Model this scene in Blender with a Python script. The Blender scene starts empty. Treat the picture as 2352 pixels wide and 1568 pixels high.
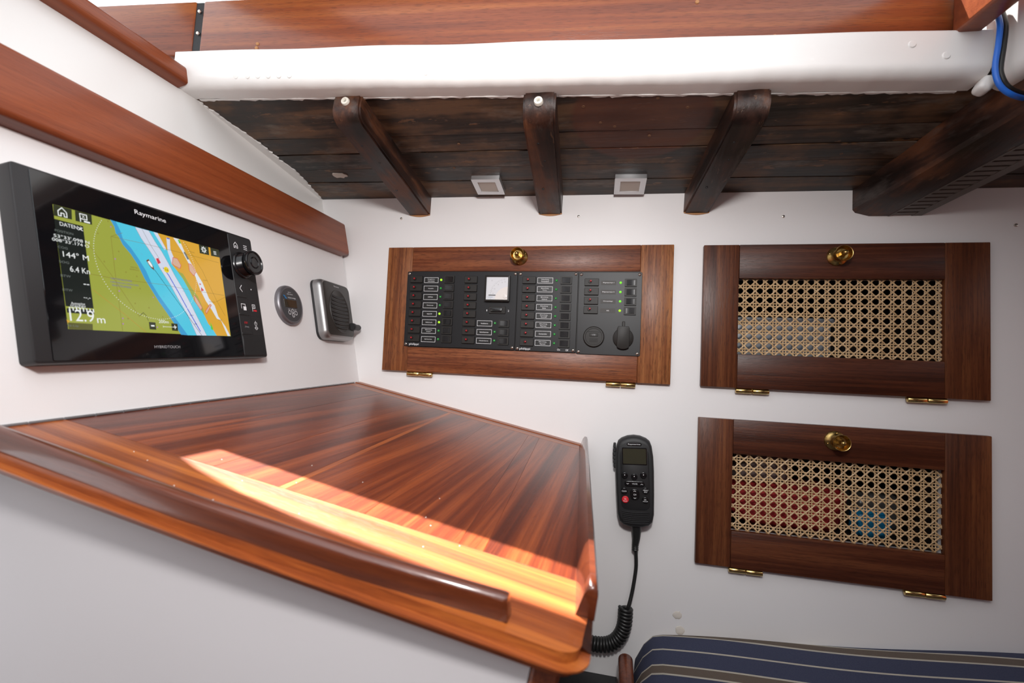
import bpy, bmesh, math, random
from mathutils import Matrix, Vector
random.seed(7)
S = bpy.context.scene
COL = S.collection

# ------------------------------------------------------------------ camera
cam_d = bpy.data.cameras.new('camera')
cam_d.sensor_width = 36.0
cam_d.lens = 16.454
cam_d.clip_start = 0.01
cam_d.dof.use_dof = True
cam_d.dof.focus_distance = 0.80
cam_d.dof.aperture_fstop = 7.0
cam = bpy.data.objects.new('camera', cam_d)
COL.objects.link(cam)
cam.matrix_world = Matrix(((0.9754, -0.0337, 0.2181, 0.5048),
                           (0.2160, -0.0564, -0.9748, -0.8600),
                           (0.0452, 0.9978, -0.0477, 0.0505),
                           (0, 0, 0, 1)))
S.camera = cam

# ------------------------------------------------------------------ sky, sun, flash, exposure
world = bpy.data.worlds.new('sky'); S.world = world
world.use_nodes = True
bg = world.node_tree.nodes['Background']
bg.inputs[0].default_value = (0.93, 0.96, 1.0, 1)
bg.inputs[1].default_value = 1.95

SUN_DIR = Vector((-0.27, 0.294, 0.905)).normalized()      # towards the sun
sun_d = bpy.data.lights.new('sun', 'SUN'); sun_d.energy = 31.0; sun_d.angle = 0.0093
sun_d.color = (1.0, 0.96, 0.92)
sun = bpy.data.objects.new('sun', sun_d); COL.objects.link(sun)
sun.rotation_euler = SUN_DIR.to_track_quat('Z', 'Y').to_euler()
sun.location = (0, 0, 3)

# the photographer's flash, held just above and to the right of the camera
fl_d = bpy.data.lights.new('flash', 'AREA'); fl_d.shape = 'DISK'; fl_d.size = 0.09
fl_d.spread = math.radians(114); fl_d.energy = 2.75; fl_d.color = (1.0, 0.975, 0.955)
fl = bpy.data.objects.new('flash', fl_d); COL.objects.link(fl)
fl.location = (0.53, -0.93, 0.37)
fl.rotation_euler = (Vector((0.53, -0.93, 0.37)) - Vector((0.17, 0.0, 0.03))).to_track_quat('Z', 'Y').to_euler()

S.view_settings.view_transform = 'Standard'
S.view_settings.look = 'None'
S.view_settings.gamma = 1.0
S.view_settings.exposure = 0.0
S.view_settings.use_curve_mapping = False
S.cycles.max_bounces = 8
S.cycles.use_denoising = True

# ------------------------------------------------------------------ frames of the place (x right, y up, z out of the surface)
def frame(cx, cy, cz, o=(0, 0, 0)):
    m = Matrix.Identity(4)
    for i in range(3):
        m[i][0], m[i][1], m[i][2], m[i][3] = cx[i], cy[i], cz[i], o[i]
    return m
def at(f, x, y, z=0.0, rot=0.0):
    return f @ Matrix.Translation((x, y, z)) @ Matrix.Rotation(rot, 4, 'Z')
WALL = frame((1, 0, 0), (0, 0, 1), (0, -1, 0))                                   # cabin side, faces the camera
NAV = frame((-0.0798, 0.9960, 0.0406), (-0.2002, -0.0560, 0.9782), (0.9765, 0.0700, 0.2039))   # leaning instrument bulkhead
TAB = frame((0.9813, 0.0, -0.1925), (0.0021, 0.9999, 0.0109), (0.1924, -0.0111, 0.9812))      # sloping chart table
DECK = frame((0.9999, 0.0, -0.0173), (-0.0028, 0.9872, -0.1597), (0.0171, 0.1597, 0.9870), (-0.114, 0, 0.3787))
CAR = frame((0.9969, 0.0728, -0.0290), (-0.0729, 0.9973, 0.0), (0.0289, 0.0021, 0.9996), (-0.0443, -0.2922, 0.4248))
_u = Vector((-0.2, 0.0, 0.98)); _n = Vector((0.9798, -0.0084, 0.2)).normalized()
_u = (_u - _u.dot(_n) * _n).normalized()
BUP = frame(_u.cross(_n), _u, _n, (-0.112, 0, 0.3787))                            # painted bulkhead above the rail

# ------------------------------------------------------------------ mesh helper
_tcache = {}
def text_geo(s):
    if s in _tcache: return _tcache[s]
    c = bpy.data.curves.new('t', 'FONT'); c.body = s; c.size = 1.0; c.resolution_u = 3; c.fill_mode = 'FRONT'
    o = bpy.data.objects.new('t', c)
    me = o.to_mesh()
    v = [(p.co.x, p.co.y) for p in me.vertices]; f = [tuple(p.vertices) for p in me.polygons]
    o.to_mesh_clear(); bpy.data.objects.remove(o); bpy.data.curves.remove(c)
    _tcache[s] = (v, f)
    return v, f

class MB:
    def __init__(self, off=(0, 0, 0), k=1.0):
        self.v = []; self.f = []; self.m = []; self.off = off; self.k = k
    def add(self, vs, fs, mat=0):
        b = len(self.v); o = self.off; k = self.k
        self.v += [((p[0] - o[0]) * k, (p[1] - o[1]) * k, (p[2] - o[2]) * k) for p in vs]
        self.f += [tuple(b + i for i in q) for q in fs]; self.m += [mat] * len(fs)
        return self
    def box(self, x0, x1, y0, y1, z0, z1, bev=0.0, mat=0, seg=1):
        if bev <= 0:
            vs = [(x, y, z) for z in (z0, z1) for y in (y0, y1) for x in (x0, x1)]
            return self.add(vs, [(0, 2, 3, 1), (4, 5, 7, 6), (0, 1, 5, 4), (2, 6, 7, 3), (0, 4, 6, 2), (1, 3, 7, 5)], mat)
        bm = bmesh.new(); bmesh.ops.create_cube(bm, size=1)
        for p in bm.verts:
            p.co = (x0 + (p.co.x + .5) * (x1 - x0), y0 + (p.co.y + .5) * (y1 - y0), z0 + (p.co.z + .5) * (z1 - z0))
        bmesh.ops.bevel(bm, geom=bm.edges[:], offset=bev, segments=seg, profile=0.5, affect='EDGES')
        self.frombm(bm, mat); bm.free(); return self
    def frombm(self, bm, mat=0):
        bm.verts.index_update()
        self.add([tuple(p.co) for p in bm.verts], [tuple(p.index for p in q.verts) for q in bm.faces], mat)
    def prism(self, poly, z0, z1, mat=0, bev=0.0, seg=2, cap0=True):
        n = len(poly)
        if bev > 0:
            bm = bmesh.new()
            lo = [bm.verts.new((p[0], p[1], z0)) for p in poly]; hi = [bm.verts.new((p[0], p[1], z1)) for p in poly]
            top = bm.faces.new(hi); bm.faces.new(lo[::-1])
            for i in range(n): bm.faces.new((lo[i], lo[(i + 1) % n], hi[(i + 1) % n], hi[i]))
            bmesh.ops.recalc_face_normals(bm, faces=bm.faces[:])
            bmesh.ops.bevel(bm, geom=list(top.edges), offset=bev, segments=seg, profile=0.5, affect='EDGES')
            self.frombm(bm, mat); bm.free(); return self
        vs = [(p[0], p[1], z0) for p in poly] + [(p[0], p[1], z1) for p in poly]
        fs = [tuple(range(n, 2 * n))] + [(i, (i + 1) % n, n + (i + 1) % n, n + i) for i in range(n)]
        if cap0: fs.append(tuple(range(n - 1, -1, -1)))
        return self.add(vs, fs, mat)
    def flat(self, poly, z, mat=0):
        return self.add([(p[0], p[1], z) for p in poly], [tuple(range(len(poly)))], mat)
    def sweep(self, prof, x0, x1, mat=0, n=1, fn=None):
        """profile (y, z) swept along x"""
        k = len(prof); vs = []; fs = []
        for i in range(n + 1):
            x = x0 + (x1 - x0) * i / n
            for (y, z) in prof:
                p = (x, y, z)
                vs.append(fn(p) if fn else p)
        for i in range(n):
            for j in range(k):
                a = i * k + j; b = i * k + (j + 1) % k
                fs.append((a, b, b + k, a + k))
        fs.append(tuple(range(k - 1, -1, -1))); fs.append(tuple(n * k + j for j in range(k)))
        return self.add(vs, fs, mat)
    def lathe(self, prof, c=(0, 0, 0), seg=32, mat=0, axis='z', sq=None):
        vs = []; fs = []; k = len(prof)
        for i in range(seg):
            a = 2 * math.pi * i / seg
            for (r, h) in prof:
                x, y = r * math.cos(a), r * math.sin(a)
                p = {'z': (x, y, h), 'x': (h, x, y), 'y': (y, h, x)}[axis]
                vs.append((c[0] + p[0], c[1] + p[1], c[2] + p[2]))
        for i in range(seg):
            j = (i + 1) % seg
            for q in range(k - 1):
                fs.append((i * k + q, j * k + q, j * k + q + 1, i * k + q + 1))
        if prof[0][0] > 1e-6: fs.append(tuple(i * k for i in range(seg - 1, -1, -1)))
        if prof[-1][0] > 1e-6: fs.append(tuple(i * k + k - 1 for i in range(seg)))
        return self.add(vs, fs, mat)
    def tube(self, path, r, seg=10, mat=0, closed_ends=True):
        path = [Vector(p) for p in path]; n = len(path); vs = []; fs = []
        t = (path[1] - path[0]).normalized()
        nrm = t.orthogonal().normalized()
        for i in range(n):
            a = path[max(i - 1, 0)]; b = path[min(i + 1, n - 1)]
            t2 = (b - a).normalized()
            nrm = (nrm - nrm.dot(t2) * t2).normalized(); bi = t2.cross(nrm)
            rr = r[i] if isinstance(r, (list, tuple)) else r
            for s in range(seg):
                an = 2 * math.pi * s / seg
                vs.append(tuple(path[i] + nrm * (rr * math.cos(an)) + bi * (rr * math.sin(an))))
        for i in range(n - 1):
            for s in range(seg):
                s2 = (s + 1) % seg
                fs.append((i * seg + s, i * seg + s2, (i + 1) * seg + s2, (i + 1) * seg + s))
        fs.append(tuple(range(seg - 1, -1, -1))); fs.append(tuple((n - 1) * seg + s for s in range(seg)))
        return self.add(vs, fs, mat)
    def loft(self, loops, mat=0, cap=True):
        k = len(loops[0]); vs = [p for l in loops for p in l]; fs = []
        for i in range(len(loops) - 1):
            for j in range(k):
                j2 = (j + 1) % k
                fs.append((i * k + j, i * k + j2, (i + 1) * k + j2, (i + 1) * k + j))
        if cap:
            fs.append(tuple(range(k - 1, -1, -1))); fs.append(tuple((len(loops) - 1) * k + j for j in range(k)))
        return self.add(vs, fs, mat)
    def line(self, pts, w, z, mat=0):
        for i in range(len(pts) - 1):
            (ax, ay), (bx, by) = pts[i][:2], pts[i + 1][:2]
            l = math.hypot(bx - ax, by - ay) or 1e-9
            nx, ny = -(by - ay) / l * w / 2, (bx - ax) / l * w / 2
            ex, ey = (bx - ax) / l * w * .3, (by - ay) / l * w * .3
            self.add([(ax - nx - ex, ay - ny - ey, z), (bx - nx + ex, by - ny + ey, z), (bx + nx + ex, by + ny + ey, z), (ax + nx - ex, ay + ny - ey, z)], [(0, 1, 2, 3)], mat)
        return self
    def text(self, s, cx, cy, z, width=None, height=None, mat=0, rot=0.0):
        v, f = text_geo(s)
        if not v: return self
        xs = [p[0] for p in v]; ys = [p[1] for p in v]
        w = max(xs) - min(xs); h = max(ys) - min(ys)
        if width is None: sx = sy = height / h
        elif height is None: sx = sy = width / w
        else: sx = width / w; sy = height / h
        mx, my = (max(xs) + min(xs)) / 2, (max(ys) + min(ys)) / 2
        ca, sa = math.cos(rot), math.sin(rot)
        vs = []
        for p in v:
            a, b = (p[0] - mx) * sx, (p[1] - my) * sy
            vs.append((cx + a * ca - b * sa, cy + a * sa + b * ca, z))
        return self.add(vs, f, mat)

def rrect(x0, x1, y0, y1, r, n=6):
    out = []
    for cx, cy, a0 in ((x1 - r, y1 - r, 0), (x0 + r, y1 - r, 90), (x0 + r, y0 + r, 180), (x1 - r, y0 + r, 270)):
        for i in range(n + 1):
            a = math.radians(a0 + 90 * i / n); out.append((cx + r * math.cos(a), cy + r * math.sin(a)))
    return out
def circ(cx, cy, r, n=24, ry=None):
    ry = ry or r
    return [(cx + r * math.cos(2 * math.pi * i / n), cy + ry * math.sin(2 * math.pi * i / n)) for i in range(n)]

def obj(name, mb, mats, parent=None, mw=None, smooth=40):
    me = bpy.data.meshes.new(name)
    me.from_pydata(mb.v, [], mb.f); me.update()
    for m in (mats if isinstance(mats, (list, tuple)) else [mats]): me.materials.append(m)
    me.polygons.foreach_set('material_index', mb.m)
    if smooth:
        me.polygons.foreach_set('use_smooth', [True] * len(me.polygons))
        me.set_sharp_from_angle(angle=math.radians(smooth))
    o = bpy.data.objects.new(name, me); COL.objects.link(o)
    if parent is not None: o.parent = parent
    if mw is not None: o.matrix_world = mw
    return o
def tag(o, label=None, cat=None, group=None, kind=None):
    if label: o['label'] = label
    if cat: o['category'] = cat
    if group: o['group'] = group
    if kind: o['kind'] = kind
    return o
def thing(name, label, cat, mw, group=None):
    o = bpy.data.objects.new(name, None); COL.objects.link(o); o.empty_display_size = 0.02
    o.matrix_world = mw
    return tag(o, label, cat, group)
def copy_part(src, parent, name=None):
    c = src.copy(); COL.objects.link(c); c.parent = parent
    return c

# ------------------------------------------------------------------ materials
def srgb(r, g, b):
    f = lambda c: (c / 255 / 12.92) if c <= 10 else ((c / 255 + .055) / 1.055) ** 2.4
    return (f(r), f(g), f(b), 1)
class NT:
    def __init__(self, name):
        self.mat = bpy.data.materials.new(name); self.mat.use_nodes = True
        self.t = self.mat.node_tree; self.b = self.t.nodes['Principled BSDF']
    def n(self, typ, **kw):
        x = self.t.nodes.new(typ)
        for k, v in kw.items():
            if k.startswith('i_'):
                key = k[2:]; key = int(key) if key.isdigit() else key.replace('_', ' ')
                if isinstance(v, bpy.types.NodeSocket): self.t.links.new(v, x.inputs[key])
                else: x.inputs[key].default_value = v
            else: setattr(x, k, v)
        return x
    def link(self, a, b): self.t.links.new(a, b)
    def set(self, **kw):
        for k, v in kw.items():
            s = self.b.inputs[k.replace('_', ' ')]
            if isinstance(v, bpy.types.NodeSocket): self.t.links.new(v, s)
            else: s.default_value = v
        return self
    def ramp(self, fac, stops, interp='LINEAR'):
        r = self.t.nodes.new('ShaderNodeValToRGB'); r.color_ramp.interpolation = interp
        e = r.color_ramp.elements
        while len(e) < len(stops): e.new(0.5)
        for i, (p, c) in enumerate(stops):
            e[i].position = p; e[i].color = c if len(c) == 4 else (*c, 1)
        self.link(fac, r.inputs[0]); return r.outputs[0]
    def coords(self, scale=(1, 1, 1), rand=0.0, rot=(0, 0, 0)):
        tc = self.n('ShaderNodeTexCoord'); mp = self.n('ShaderNodeMapping', i_Vector=tc.outputs['Object'], i_Scale=scale, i_Rotation=rot)
        if rand:
            oi = self.n('ShaderNodeObjectInfo')
            m = self.n('ShaderNodeVectorMath', operation='SCALE', i_0=(rand, rand * .7, rand * .3))
            self.link(oi.outputs['Random'], m.inputs['Scale'])
            a = self.n('ShaderNodeVectorMath', operation='ADD', i_0=mp.outputs[0], i_1=m.outputs[0])
            return a.outputs[0]
        return mp.outputs[0]
    def noise(self, vec, scale, detail=4, rough=.55, dist=0.0):
        return self.n('ShaderNodeTexNoise', i_Vector=vec, i_Scale=scale, i_Detail=detail, i_Roughness=rough, i_Distortion=dist).outputs[0]
    def mix(self, fac, a, b, typ='MIX'):
        m = self.n('ShaderNodeMix', data_type='RGBA', blend_type=typ)
        for k, v in ((0, fac), (6, a), (7, b)):
            if isinstance(v, bpy.types.NodeSocket): self.link(v, m.inputs[k])
            else: m.inputs[k].default_value = v
        return m.outputs[2]
    def math(self, op, a, b=0.0):
        m = self.n('ShaderNodeMath', operation=op)
        for k, v in ((0, a), (1, b)):
            if isinstance(v, bpy.types.NodeSocket): self.link(v, m.inputs[k])
            else: m.inputs[k].default_value = v
        return m.outputs[0]
    def bump(self, h, strength, dist=0.001):
        b = self.n('ShaderNodeBump', i_Strength=strength, i_Distance=dist, i_Height=h)
        self.link(b.outputs[0], self.b.inputs['Normal']); return self

def plain(name, col, rough=.5, metal=0.0, coat=0.0, spec=None, bump=None, emis=None, es=1.0):
    m = NT(name).set(Base_Color=col, Roughness=rough, Metallic=metal, Coat_Weight=coat)
    if spec is not None: m.set(Specular_IOR_Level=spec)
    if bump: m.bump(m.noise(m.coords(), bump[0], 3), bump[1], bump[2])
    if emis: m.set(Emission_Color=emis, Emission_Strength=es)
    return m.mat

def mahogany(name, dark, mid, light, axis='x', band=26, rough=.32, coat=.35, pore=.5, coat_rough=.12, rand=3.0, streak=1.0, stretch=.045, dist=.6, spec=.4, width=.16):
    """varnished wood; grain runs along the given object axis"""
    m = NT(name)
    st = stretch; sc = {'x': (st, 1, 1), 'y': (1, st, 1), 'z': (1, 1, st)}[axis]
    v = m.coords(sc, rand)
    a = m.noise(v, band, 4, .6, dist)
    sc2 = {'x': (.02, 1, 1), 'y': (1, .02, 1), 'z': (1, 1, .02)}[axis]
    v2 = m.coords(sc2, rand)
    b = m.noise(v2, band * 9, 3, .6)
    sc3 = {'x': (.07, 1, 1), 'y': (1, .07, 1), 'z': (1, 1, .07)}[axis]
    p = m.noise(m.coords(sc3, rand), 900, 2, .5)
    wa = .62 / (.62 + .38 * streak)
    f = m.math('ADD', m.math('MULTIPLY', a, wa), m.math('MULTIPLY', b, 1 - wa))
    col = m.ramp(f, [(.5 - width, dark), (.5, mid), (.5 + width, light)])
    pr = m.ramp(p, [(.36, (1, 1, 1, 1)), (.46, (0, 0, 0, 1))])
    col = m.mix(m.math('MULTIPLY', pr, pore), col, (dark[0] * .35, dark[1] * .35, dark[2] * .35, 1))
    m.set(Base_Color=col, Roughness=rough, Coat_Weight=coat, Coat_Roughness=coat_rough, Specular_IOR_Level=spec)
    m.bump(m.math('ADD', m.math('MULTIPLY', pr, -.6), m.math('MULTIPLY', b, .3)), .25, .0004)
    return m.mat

M = {}
def wall_paint(name, col, rough, bs, bstr, spots=0.0):
    m = NT(name); v = m.coords()
    big = m.noise(v, 3.0, 3); c = m.ramp(big, [(.3, tuple(x * .965 for x in col)), (.7, col)])
    if spots:
        s = m.ramp(m.noise(v, 260, 1, .4), [(.17, (1, 1, 1, 1)), (.2, (0, 0, 0, 1))])
        c = m.mix(m.math('MULTIPLY', s, spots), c, (.35, .33, .3, 1))
    m.set(Base_Color=c, Roughness=rough)
    m.bump(m.noise(v, bs, 4), bstr, .002)
    return m.mat
M['wall'] = wall_paint('wall_paint', (.79, .772, .772), .42, 60, .035, .25)
M['gloss'] = wall_paint('gloss_paint', (.83, .82, .80), .3, 38, .16)
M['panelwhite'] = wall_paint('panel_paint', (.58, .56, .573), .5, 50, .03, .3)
M['door'] = mahogany('door_wood_lengthwise', (.06, .014, .005), (.15, .040, .014), (.27, .090, .034), 'x', rough=.4, coat=.1, coat_rough=.35, spec=.28, width=.13)
M['doorv'] = mahogany('door_wood_upright', (.075, .020, .007), (.19, .060, .020), (.34, .135, .046), 'y', rough=.4, coat=.1, coat_rough=.35, spec=.28, width=.13)
M['cdoor'] = mahogany('cane_door_wood_lengthwise', (.032, .008, .0035), (.070, .018, .0075), (.125, .038, .015), 'x', pore=.35, rough=.4, coat=.1, coat_rough=.35, spec=.28, width=.13)  # both cane door woods darker: own tone plus weaker light put into the colour
M['cdoorv'] = mahogany('cane_door_wood_upright', (.045, .012, .005), (.105, .030, .011), (.18, .062, .022), 'y', pore=.35, rough=.4, coat=.1, coat_rough=.35, spec=.28, width=.13)
M['rail'] = mahogany('rail_wood', (.115, .023, .0075), (.20, .044, .0135), (.30, .075, .023), 'x', band=14, rough=.36, coat=.12, pore=.15, streak=.7, spec=.35, stretch=.03, dist=.2)
M['tab'] = mahogany('table_wood', (.062, .0088, .0024), (.135, .0225, .005), (.27, .058, .013), 'y', band=62, rough=.33, coat=.12, pore=.12, coat_rough=.25, streak=.5, stretch=.012, dist=.1, width=.13)
M['tabl'] = mahogany('table_inlay_wood', (.22, .05, .012), (.34, .085, .02), (.46, .13, .03), 'y', band=62, rough=.36, coat=.12, pore=.1, coat_rough=.25, streak=.5, stretch=.012, dist=.1, width=.13)
M['tabx'] = mahogany('table_edge_wood', (.14, .026, .0055), (.275, .064, .012), (.43, .122, .022), 'x', band=60, rough=.43, coat=.3, pore=.15, coat_rough=.2, streak=.6, stretch=.015, dist=.1, width=.13)
M['fid'] = mahogany('fiddle_wood_shaded', (.045, .0085, .003), (.080, .016, .005), (.13, .030, .009), 'x', band=40, rough=.3, coat=.8, pore=.15, coat_rough=.14, streak=.6, stretch=.02, dist=.2)  # darker than the table wood: shade on the fiddle faces put into the colour
M['coam'] = mahogany('coaming_wood', (.085, .014, .004), (.22, .048, .011), (.38, .115, .026), 'x', band=10, rough=.34, coat=.45, pore=.3, spec=.4, coat_rough=.2)
M['post'] = mahogany('post_wood', (.07, .015, .006), (.15, .036, .014), (.24, .07, .026), 'y', coat=.3)

def old_wood(name, axis, stain=None, base=((.006, .0035, .0026), (.036, .0195, .012), (.135, .070, .035)), grey=(.21, .175, .145), rough=.5, chips=.6):
    m = NT(name)
    sc = {'x': (.10, 1, 1), 'y': (1, .10, 1)}[axis]
    v = m.coords(sc, 2.0); vr = m.coords((1, 1, 1), 2.0)
    f = m.math('ADD', m.math('MULTIPLY', m.noise(v, 30, 5, .65), .55), m.math('MULTIPLY', m.noise(vr, 11, 4, .6), .45))
    col = m.ramp(f, [(.41, base[0]), (.5, base[1]), (.59, base[2])])
    g = m.ramp(m.noise(m.coords({'x': (.3, 1, 1), 'y': (1, .3, 1)}[axis], 5.0), 17, 5, .7), [(.56, (0, 0, 0, 1)), (.66, (1, 1, 1, 1))])
    col = m.mix(m.math('MULTIPLY', g, .5), col, (*grey, 1))
    k = m.ramp(m.noise(m.coords({'x': (.25, 1, 1), 'y': (1, .25, 1)}[axis], 8.0), 60, 4, .7), [(.635, (0, 0, 0, 1)), (.665, (1, 1, 1, 1))])
    col = m.mix(m.math('MULTIPLY', k, chips), col, (.22, .105, .045, 1))
    if stain:
        cx, cy, rx, ry, sc_col = stain
        tc = m.n('ShaderNodeTexCoord')
        mp = m.n('ShaderNodeMapping', i_Vector=tc.outputs['Object'], i_Location=(-cx / rx, -cy / ry, 0), i_Scale=(1 / rx, 1 / ry, 0))
        ln = m.n('ShaderNodeVectorMath', operation='LENGTH', i_0=mp.outputs[0])
        e = m.ramp(ln.outputs['Value'], [(.93, (1, 1, 1, 1)), (1.0, (0, 0, 0, 1))])
        col = m.mix(m.math('MULTIPLY', e, .72), col, m.mix(f, (.03, .010, .006, 1), (*sc_col, 1)))
    m.set(Base_Color=col, Roughness=m.ramp(f, [(.3, (.28, .28, .28, 1)), (.7, (.62, .62, .62, 1))]), Specular_IOR_Level=.45)
    m.bump(m.math('ADD', m.noise(v, 140, 4, .6), m.math('MULTIPLY', k, -.5)), .35, .0012)
    return m.mat
M['plank'] = old_wood('aged_deck_plank', 'x', stain=(.640, -.205, .098, .098, (.17, .05, .024)))
M['beam'] = old_wood('aged_beam', 'y', base=((.010, .0045, .003), (.036, .014, .0085), (.12, .043, .018)), grey=(.11, .09, .08), chips=.3)
M['oldplug'] = plain('old_plug_wood', (.16, .075, .035, 1), .7)
M['raw'] = plain('raw_cut_wood', (.42, .20, .08, 1), .7, bump=(300, .3, .0005))

def brass():
    m = NT('aged_brass'); v = m.coords()
    c = m.ramp(m.noise(v, 90, 4, .6), [(.3, (.30, .185, .055)), (.65, (.62, .43, .16))])
    m.set(Base_Color=c, Metallic=1.0, Roughness=m.ramp(m.noise(v, 160, 3), [(.3, (.24,) * 3), (.7, (.38,) * 3)]))
    return m.mat
M['brass'] = brass()
M['brassh'] = plain('polished_brass', (.66, .48, .19, 1), .2, 1.0, bump=(180, .12, .0004))
M['steel'] = plain('steel_screw', (.62, .56, .50, 1), .25, 1.0)
M['panel'] = plain('panel_black', (.010, .010, .0115, 1), .42, spec=.32, bump=(1500, .15, .0002))
M['plate_edge'] = plain('plate_edge_grey', (.25, .25, .26, 1), .35, .6)
M['bk'] = plain('breaker_black', (.014, .012, .0105, 1), .5, spec=.35, bump=(1800, .2, .0002))
M['bkg'] = plain('gloss_black', (.006, .006, .007, 1), .22)
M['black'] = plain('satin_black', (.013, .013, .014, 1), .38)
M['blackm'] = plain('matt_black', (.014, .014, .015, 1), .55, bump=(1400, .2, .0002))
M['rubber'] = plain('cable_rubber', (.013, .013, .013, 1), .42)
M['red'] = plain('red_plastic', (.36, .012, .018, 1), .3)
M['redkey'] = plain('red_key', (.62, .02, .03, 1), .35)
M['ledoff'] = plain('green_led_idle', (.03, .26, .05, 1), .2, coat=.5, emis=(.02, .30, .04, 1), es=.12)
M['ledon'] = plain('green_led_lit', (.10, .42, .05, 1), .2, coat=.5, emis=(.25, .9, .04, 1), es=.75)
M['ledy'] = plain('yellowgreen_led_lit', (.22, .5, .03, 1), .2, coat=.5, emis=(.45, .95, .02, 1), es=.85)
M['print'] = plain('white_print', (.78, .78, .80, 1), .5)
M['printg'] = plain('grey_print', (.32, .32, .33, 1), .5)
M['labelbg'] = plain('label_black', (.008, .008, .008, 1), .35)
M['labelgr'] = plain('label_grey', (.045, .041, .038, 1), .5, spec=.3)
M['dial'] = plain('dial_white', (.62, .63, .66, 1), .4)
M['dialcover'] = plain('dial_cover', (.70, .66, .63, 1), .3)
M['alu'] = plain('aluminium', (.66, .66, .67, 1), .36, .85)
M['diff'] = plain('frosted_lens', (.50, .44, .38, 1), .3)
M['silver'] = plain('brushed_silver', (.33, .325, .325, 1), .40, .9)
M['spk'] = plain('speaker_front', (.021, .018, .016, 1), .45, bump=(1200, .2, .0002))
M['grey'] = plain('monitor_grey', (.045, .046, .05, 1), .35)
M['vring'] = plain('monitor_bezel', (.22, .21, .225, 1), .42, .8)
M['lcd'] = plain('dark_lcd', (.030, .022, .012, 1), .12, coat=.6)
M['lcdh'] = plain('olive_lcd', (.036, .036, .024, 1), .15, coat=.5)
M['blue'] = plain('blue_logo', (.02, .14, .32, 1), .4)
M['glass'] = plain('display_glass', (.004, .004, .005, 1), .07, coat=.3)
M['bluecab'] = plain('blue_cable', (.015, .14, .62, 1), .35)
M['plug'] = plain('white_plug', (.72, .70, .62, 1), .3)
M['filler'] = plain('filler_paste', (.66, .61, .55, 1), .7, bump=(160, .6, .001))
M['dark'] = plain('dark_base', (.010, .010, .011, 1), .55, bump=(90, .2, .001))
M['duct'] = plain('duct_grey', (.115, .098, .085, 1), .5)
M['ductd'] = plain('duct_inside', (.012, .010, .009, 1), .8)
M['lockin'] = plain('locker_lining', (.022, .013, .009, 1), .6, bump=(40, .3, .001))
M['greybox'] = plain('grey_plastic', (.24, .26, .29, 1), .35)
M['taupe'] = plain('taupe_plastic', (.17, .125, .115, 1), .3)
M['redcloth'] = plain('red_cloth', (.30, .008, .010, 1), .8, bump=(60, .6, .003))
M['bluefoil'] = plain('blue_packet', (.01, .20, .40, 1), .25, bump=(50, .5, .003))
M['greyfoil'] = plain('grey_packet', (.16, .155, .15, 1), .25, .3, bump=(50, .6, .003))
M['redwire'] = plain('red_wire', (.5, .02, .02, 1), .4)
M['hinge'] = plain('grey_hinge', (.30, .30, .31, 1), .4, .7)
def cane():
    m = NT('natural_cane'); v = m.coords((1, 1, 1)); 
    c = m.ramp(m.noise(v, 220, 3, .6), [(.3, (.40, .245, .115)), (.55, (.57, .385, .205)), (.75, (.68, .49, .29))])
    m.set(Base_Color=c, Roughness=.42); return m.mat
M['cane'] = cane()
def fabric():
    m = NT('striped_canvas'); tc = m.n('ShaderNodeTexCoord'); s = m.n('ShaderNodeSeparateXYZ', i_0=tc.outputs['Object'])
    y = m.math('FRACT', m.math('DIVIDE', m.math('ADD', s.outputs[1], 1.1485), .1065), 0.0)   # stripes repeat every 106 mm
    B = (.028, .034, .078, 1); W = (.50, .46, .38, 1); T = (.115, .082, .056, 1)
    e = .017
    # from the wall towards the room the fraction falls: white, brown, white, navy, white line, navy
    col = m.ramp(y, [(0.0, B), (.352, W), (.390, B), (.745, W), (.783, T), (.962, W)], 'CONSTANT')
    v = m.coords((1, 1, 1))
    w1 = m.n('ShaderNodeTexWave', i_Vector=v, i_Scale=420, i_Distortion=1.5); w1.bands_direction = 'DIAGONAL'
    col = m.mix(m.math('MULTIPLY', m.noise(v, 700, 2), .55), col, m.mix(.5, col, (.16, .17, .2, 1)))
    m.set(Base_Color=col, Roughness=.85, Specular_IOR_Level=.2)
    m.bump(m.math('ADD', w1.outputs[1], m.noise(v, 500, 2)), .3, .0006)
    return m.mat
M['fabric'] = fabric()

# ================================================================== SETTING
# ---- cabin side (white panel with two locker openings)
HOLES = [(0.701, 1.003, 0.082, 0.2135), (0.698, 1.002, -0.211, -0.080)]
def deckz(x): return 0.3787 - 0.0173 * (x + 0.114)
mb = MB()
xs = [-0.32, 0.698, 1.003, 1.75]
def wbox(x0, x1, z0, z1, slope=False):
    zt0, zt1 = (deckz(x0), deckz(x1)) if slope else (z1, z1)
    vs = [(x0, z0, 0), (x1, z0, 0), (x1, zt1, 0), (x0, zt0, 0), (x0, z0, -.012), (x1, z0, -.012), (x1, zt1, -.012), (x0, zt0, -.012)]
    mb.add(vs, [(0, 1, 2, 3), (7, 6, 5, 4), (0, 4, 5, 1), (3, 2, 6, 7), (0, 3, 7, 4), (1, 5, 6, 2)])
wbox(xs[0], xs[1], -1.05, 0, True); wbox(xs[2], xs[3], -1.05, 0, True)
wbox(xs[1], xs[2], .2135, 0, True); wbox(xs[1], xs[2], -.080, .082); wbox(xs[1], xs[2], -1.05, -.211)
wall_back = tag(obj('wall_back', mb, M['wall'], None, WALL), kind='structure')
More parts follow.
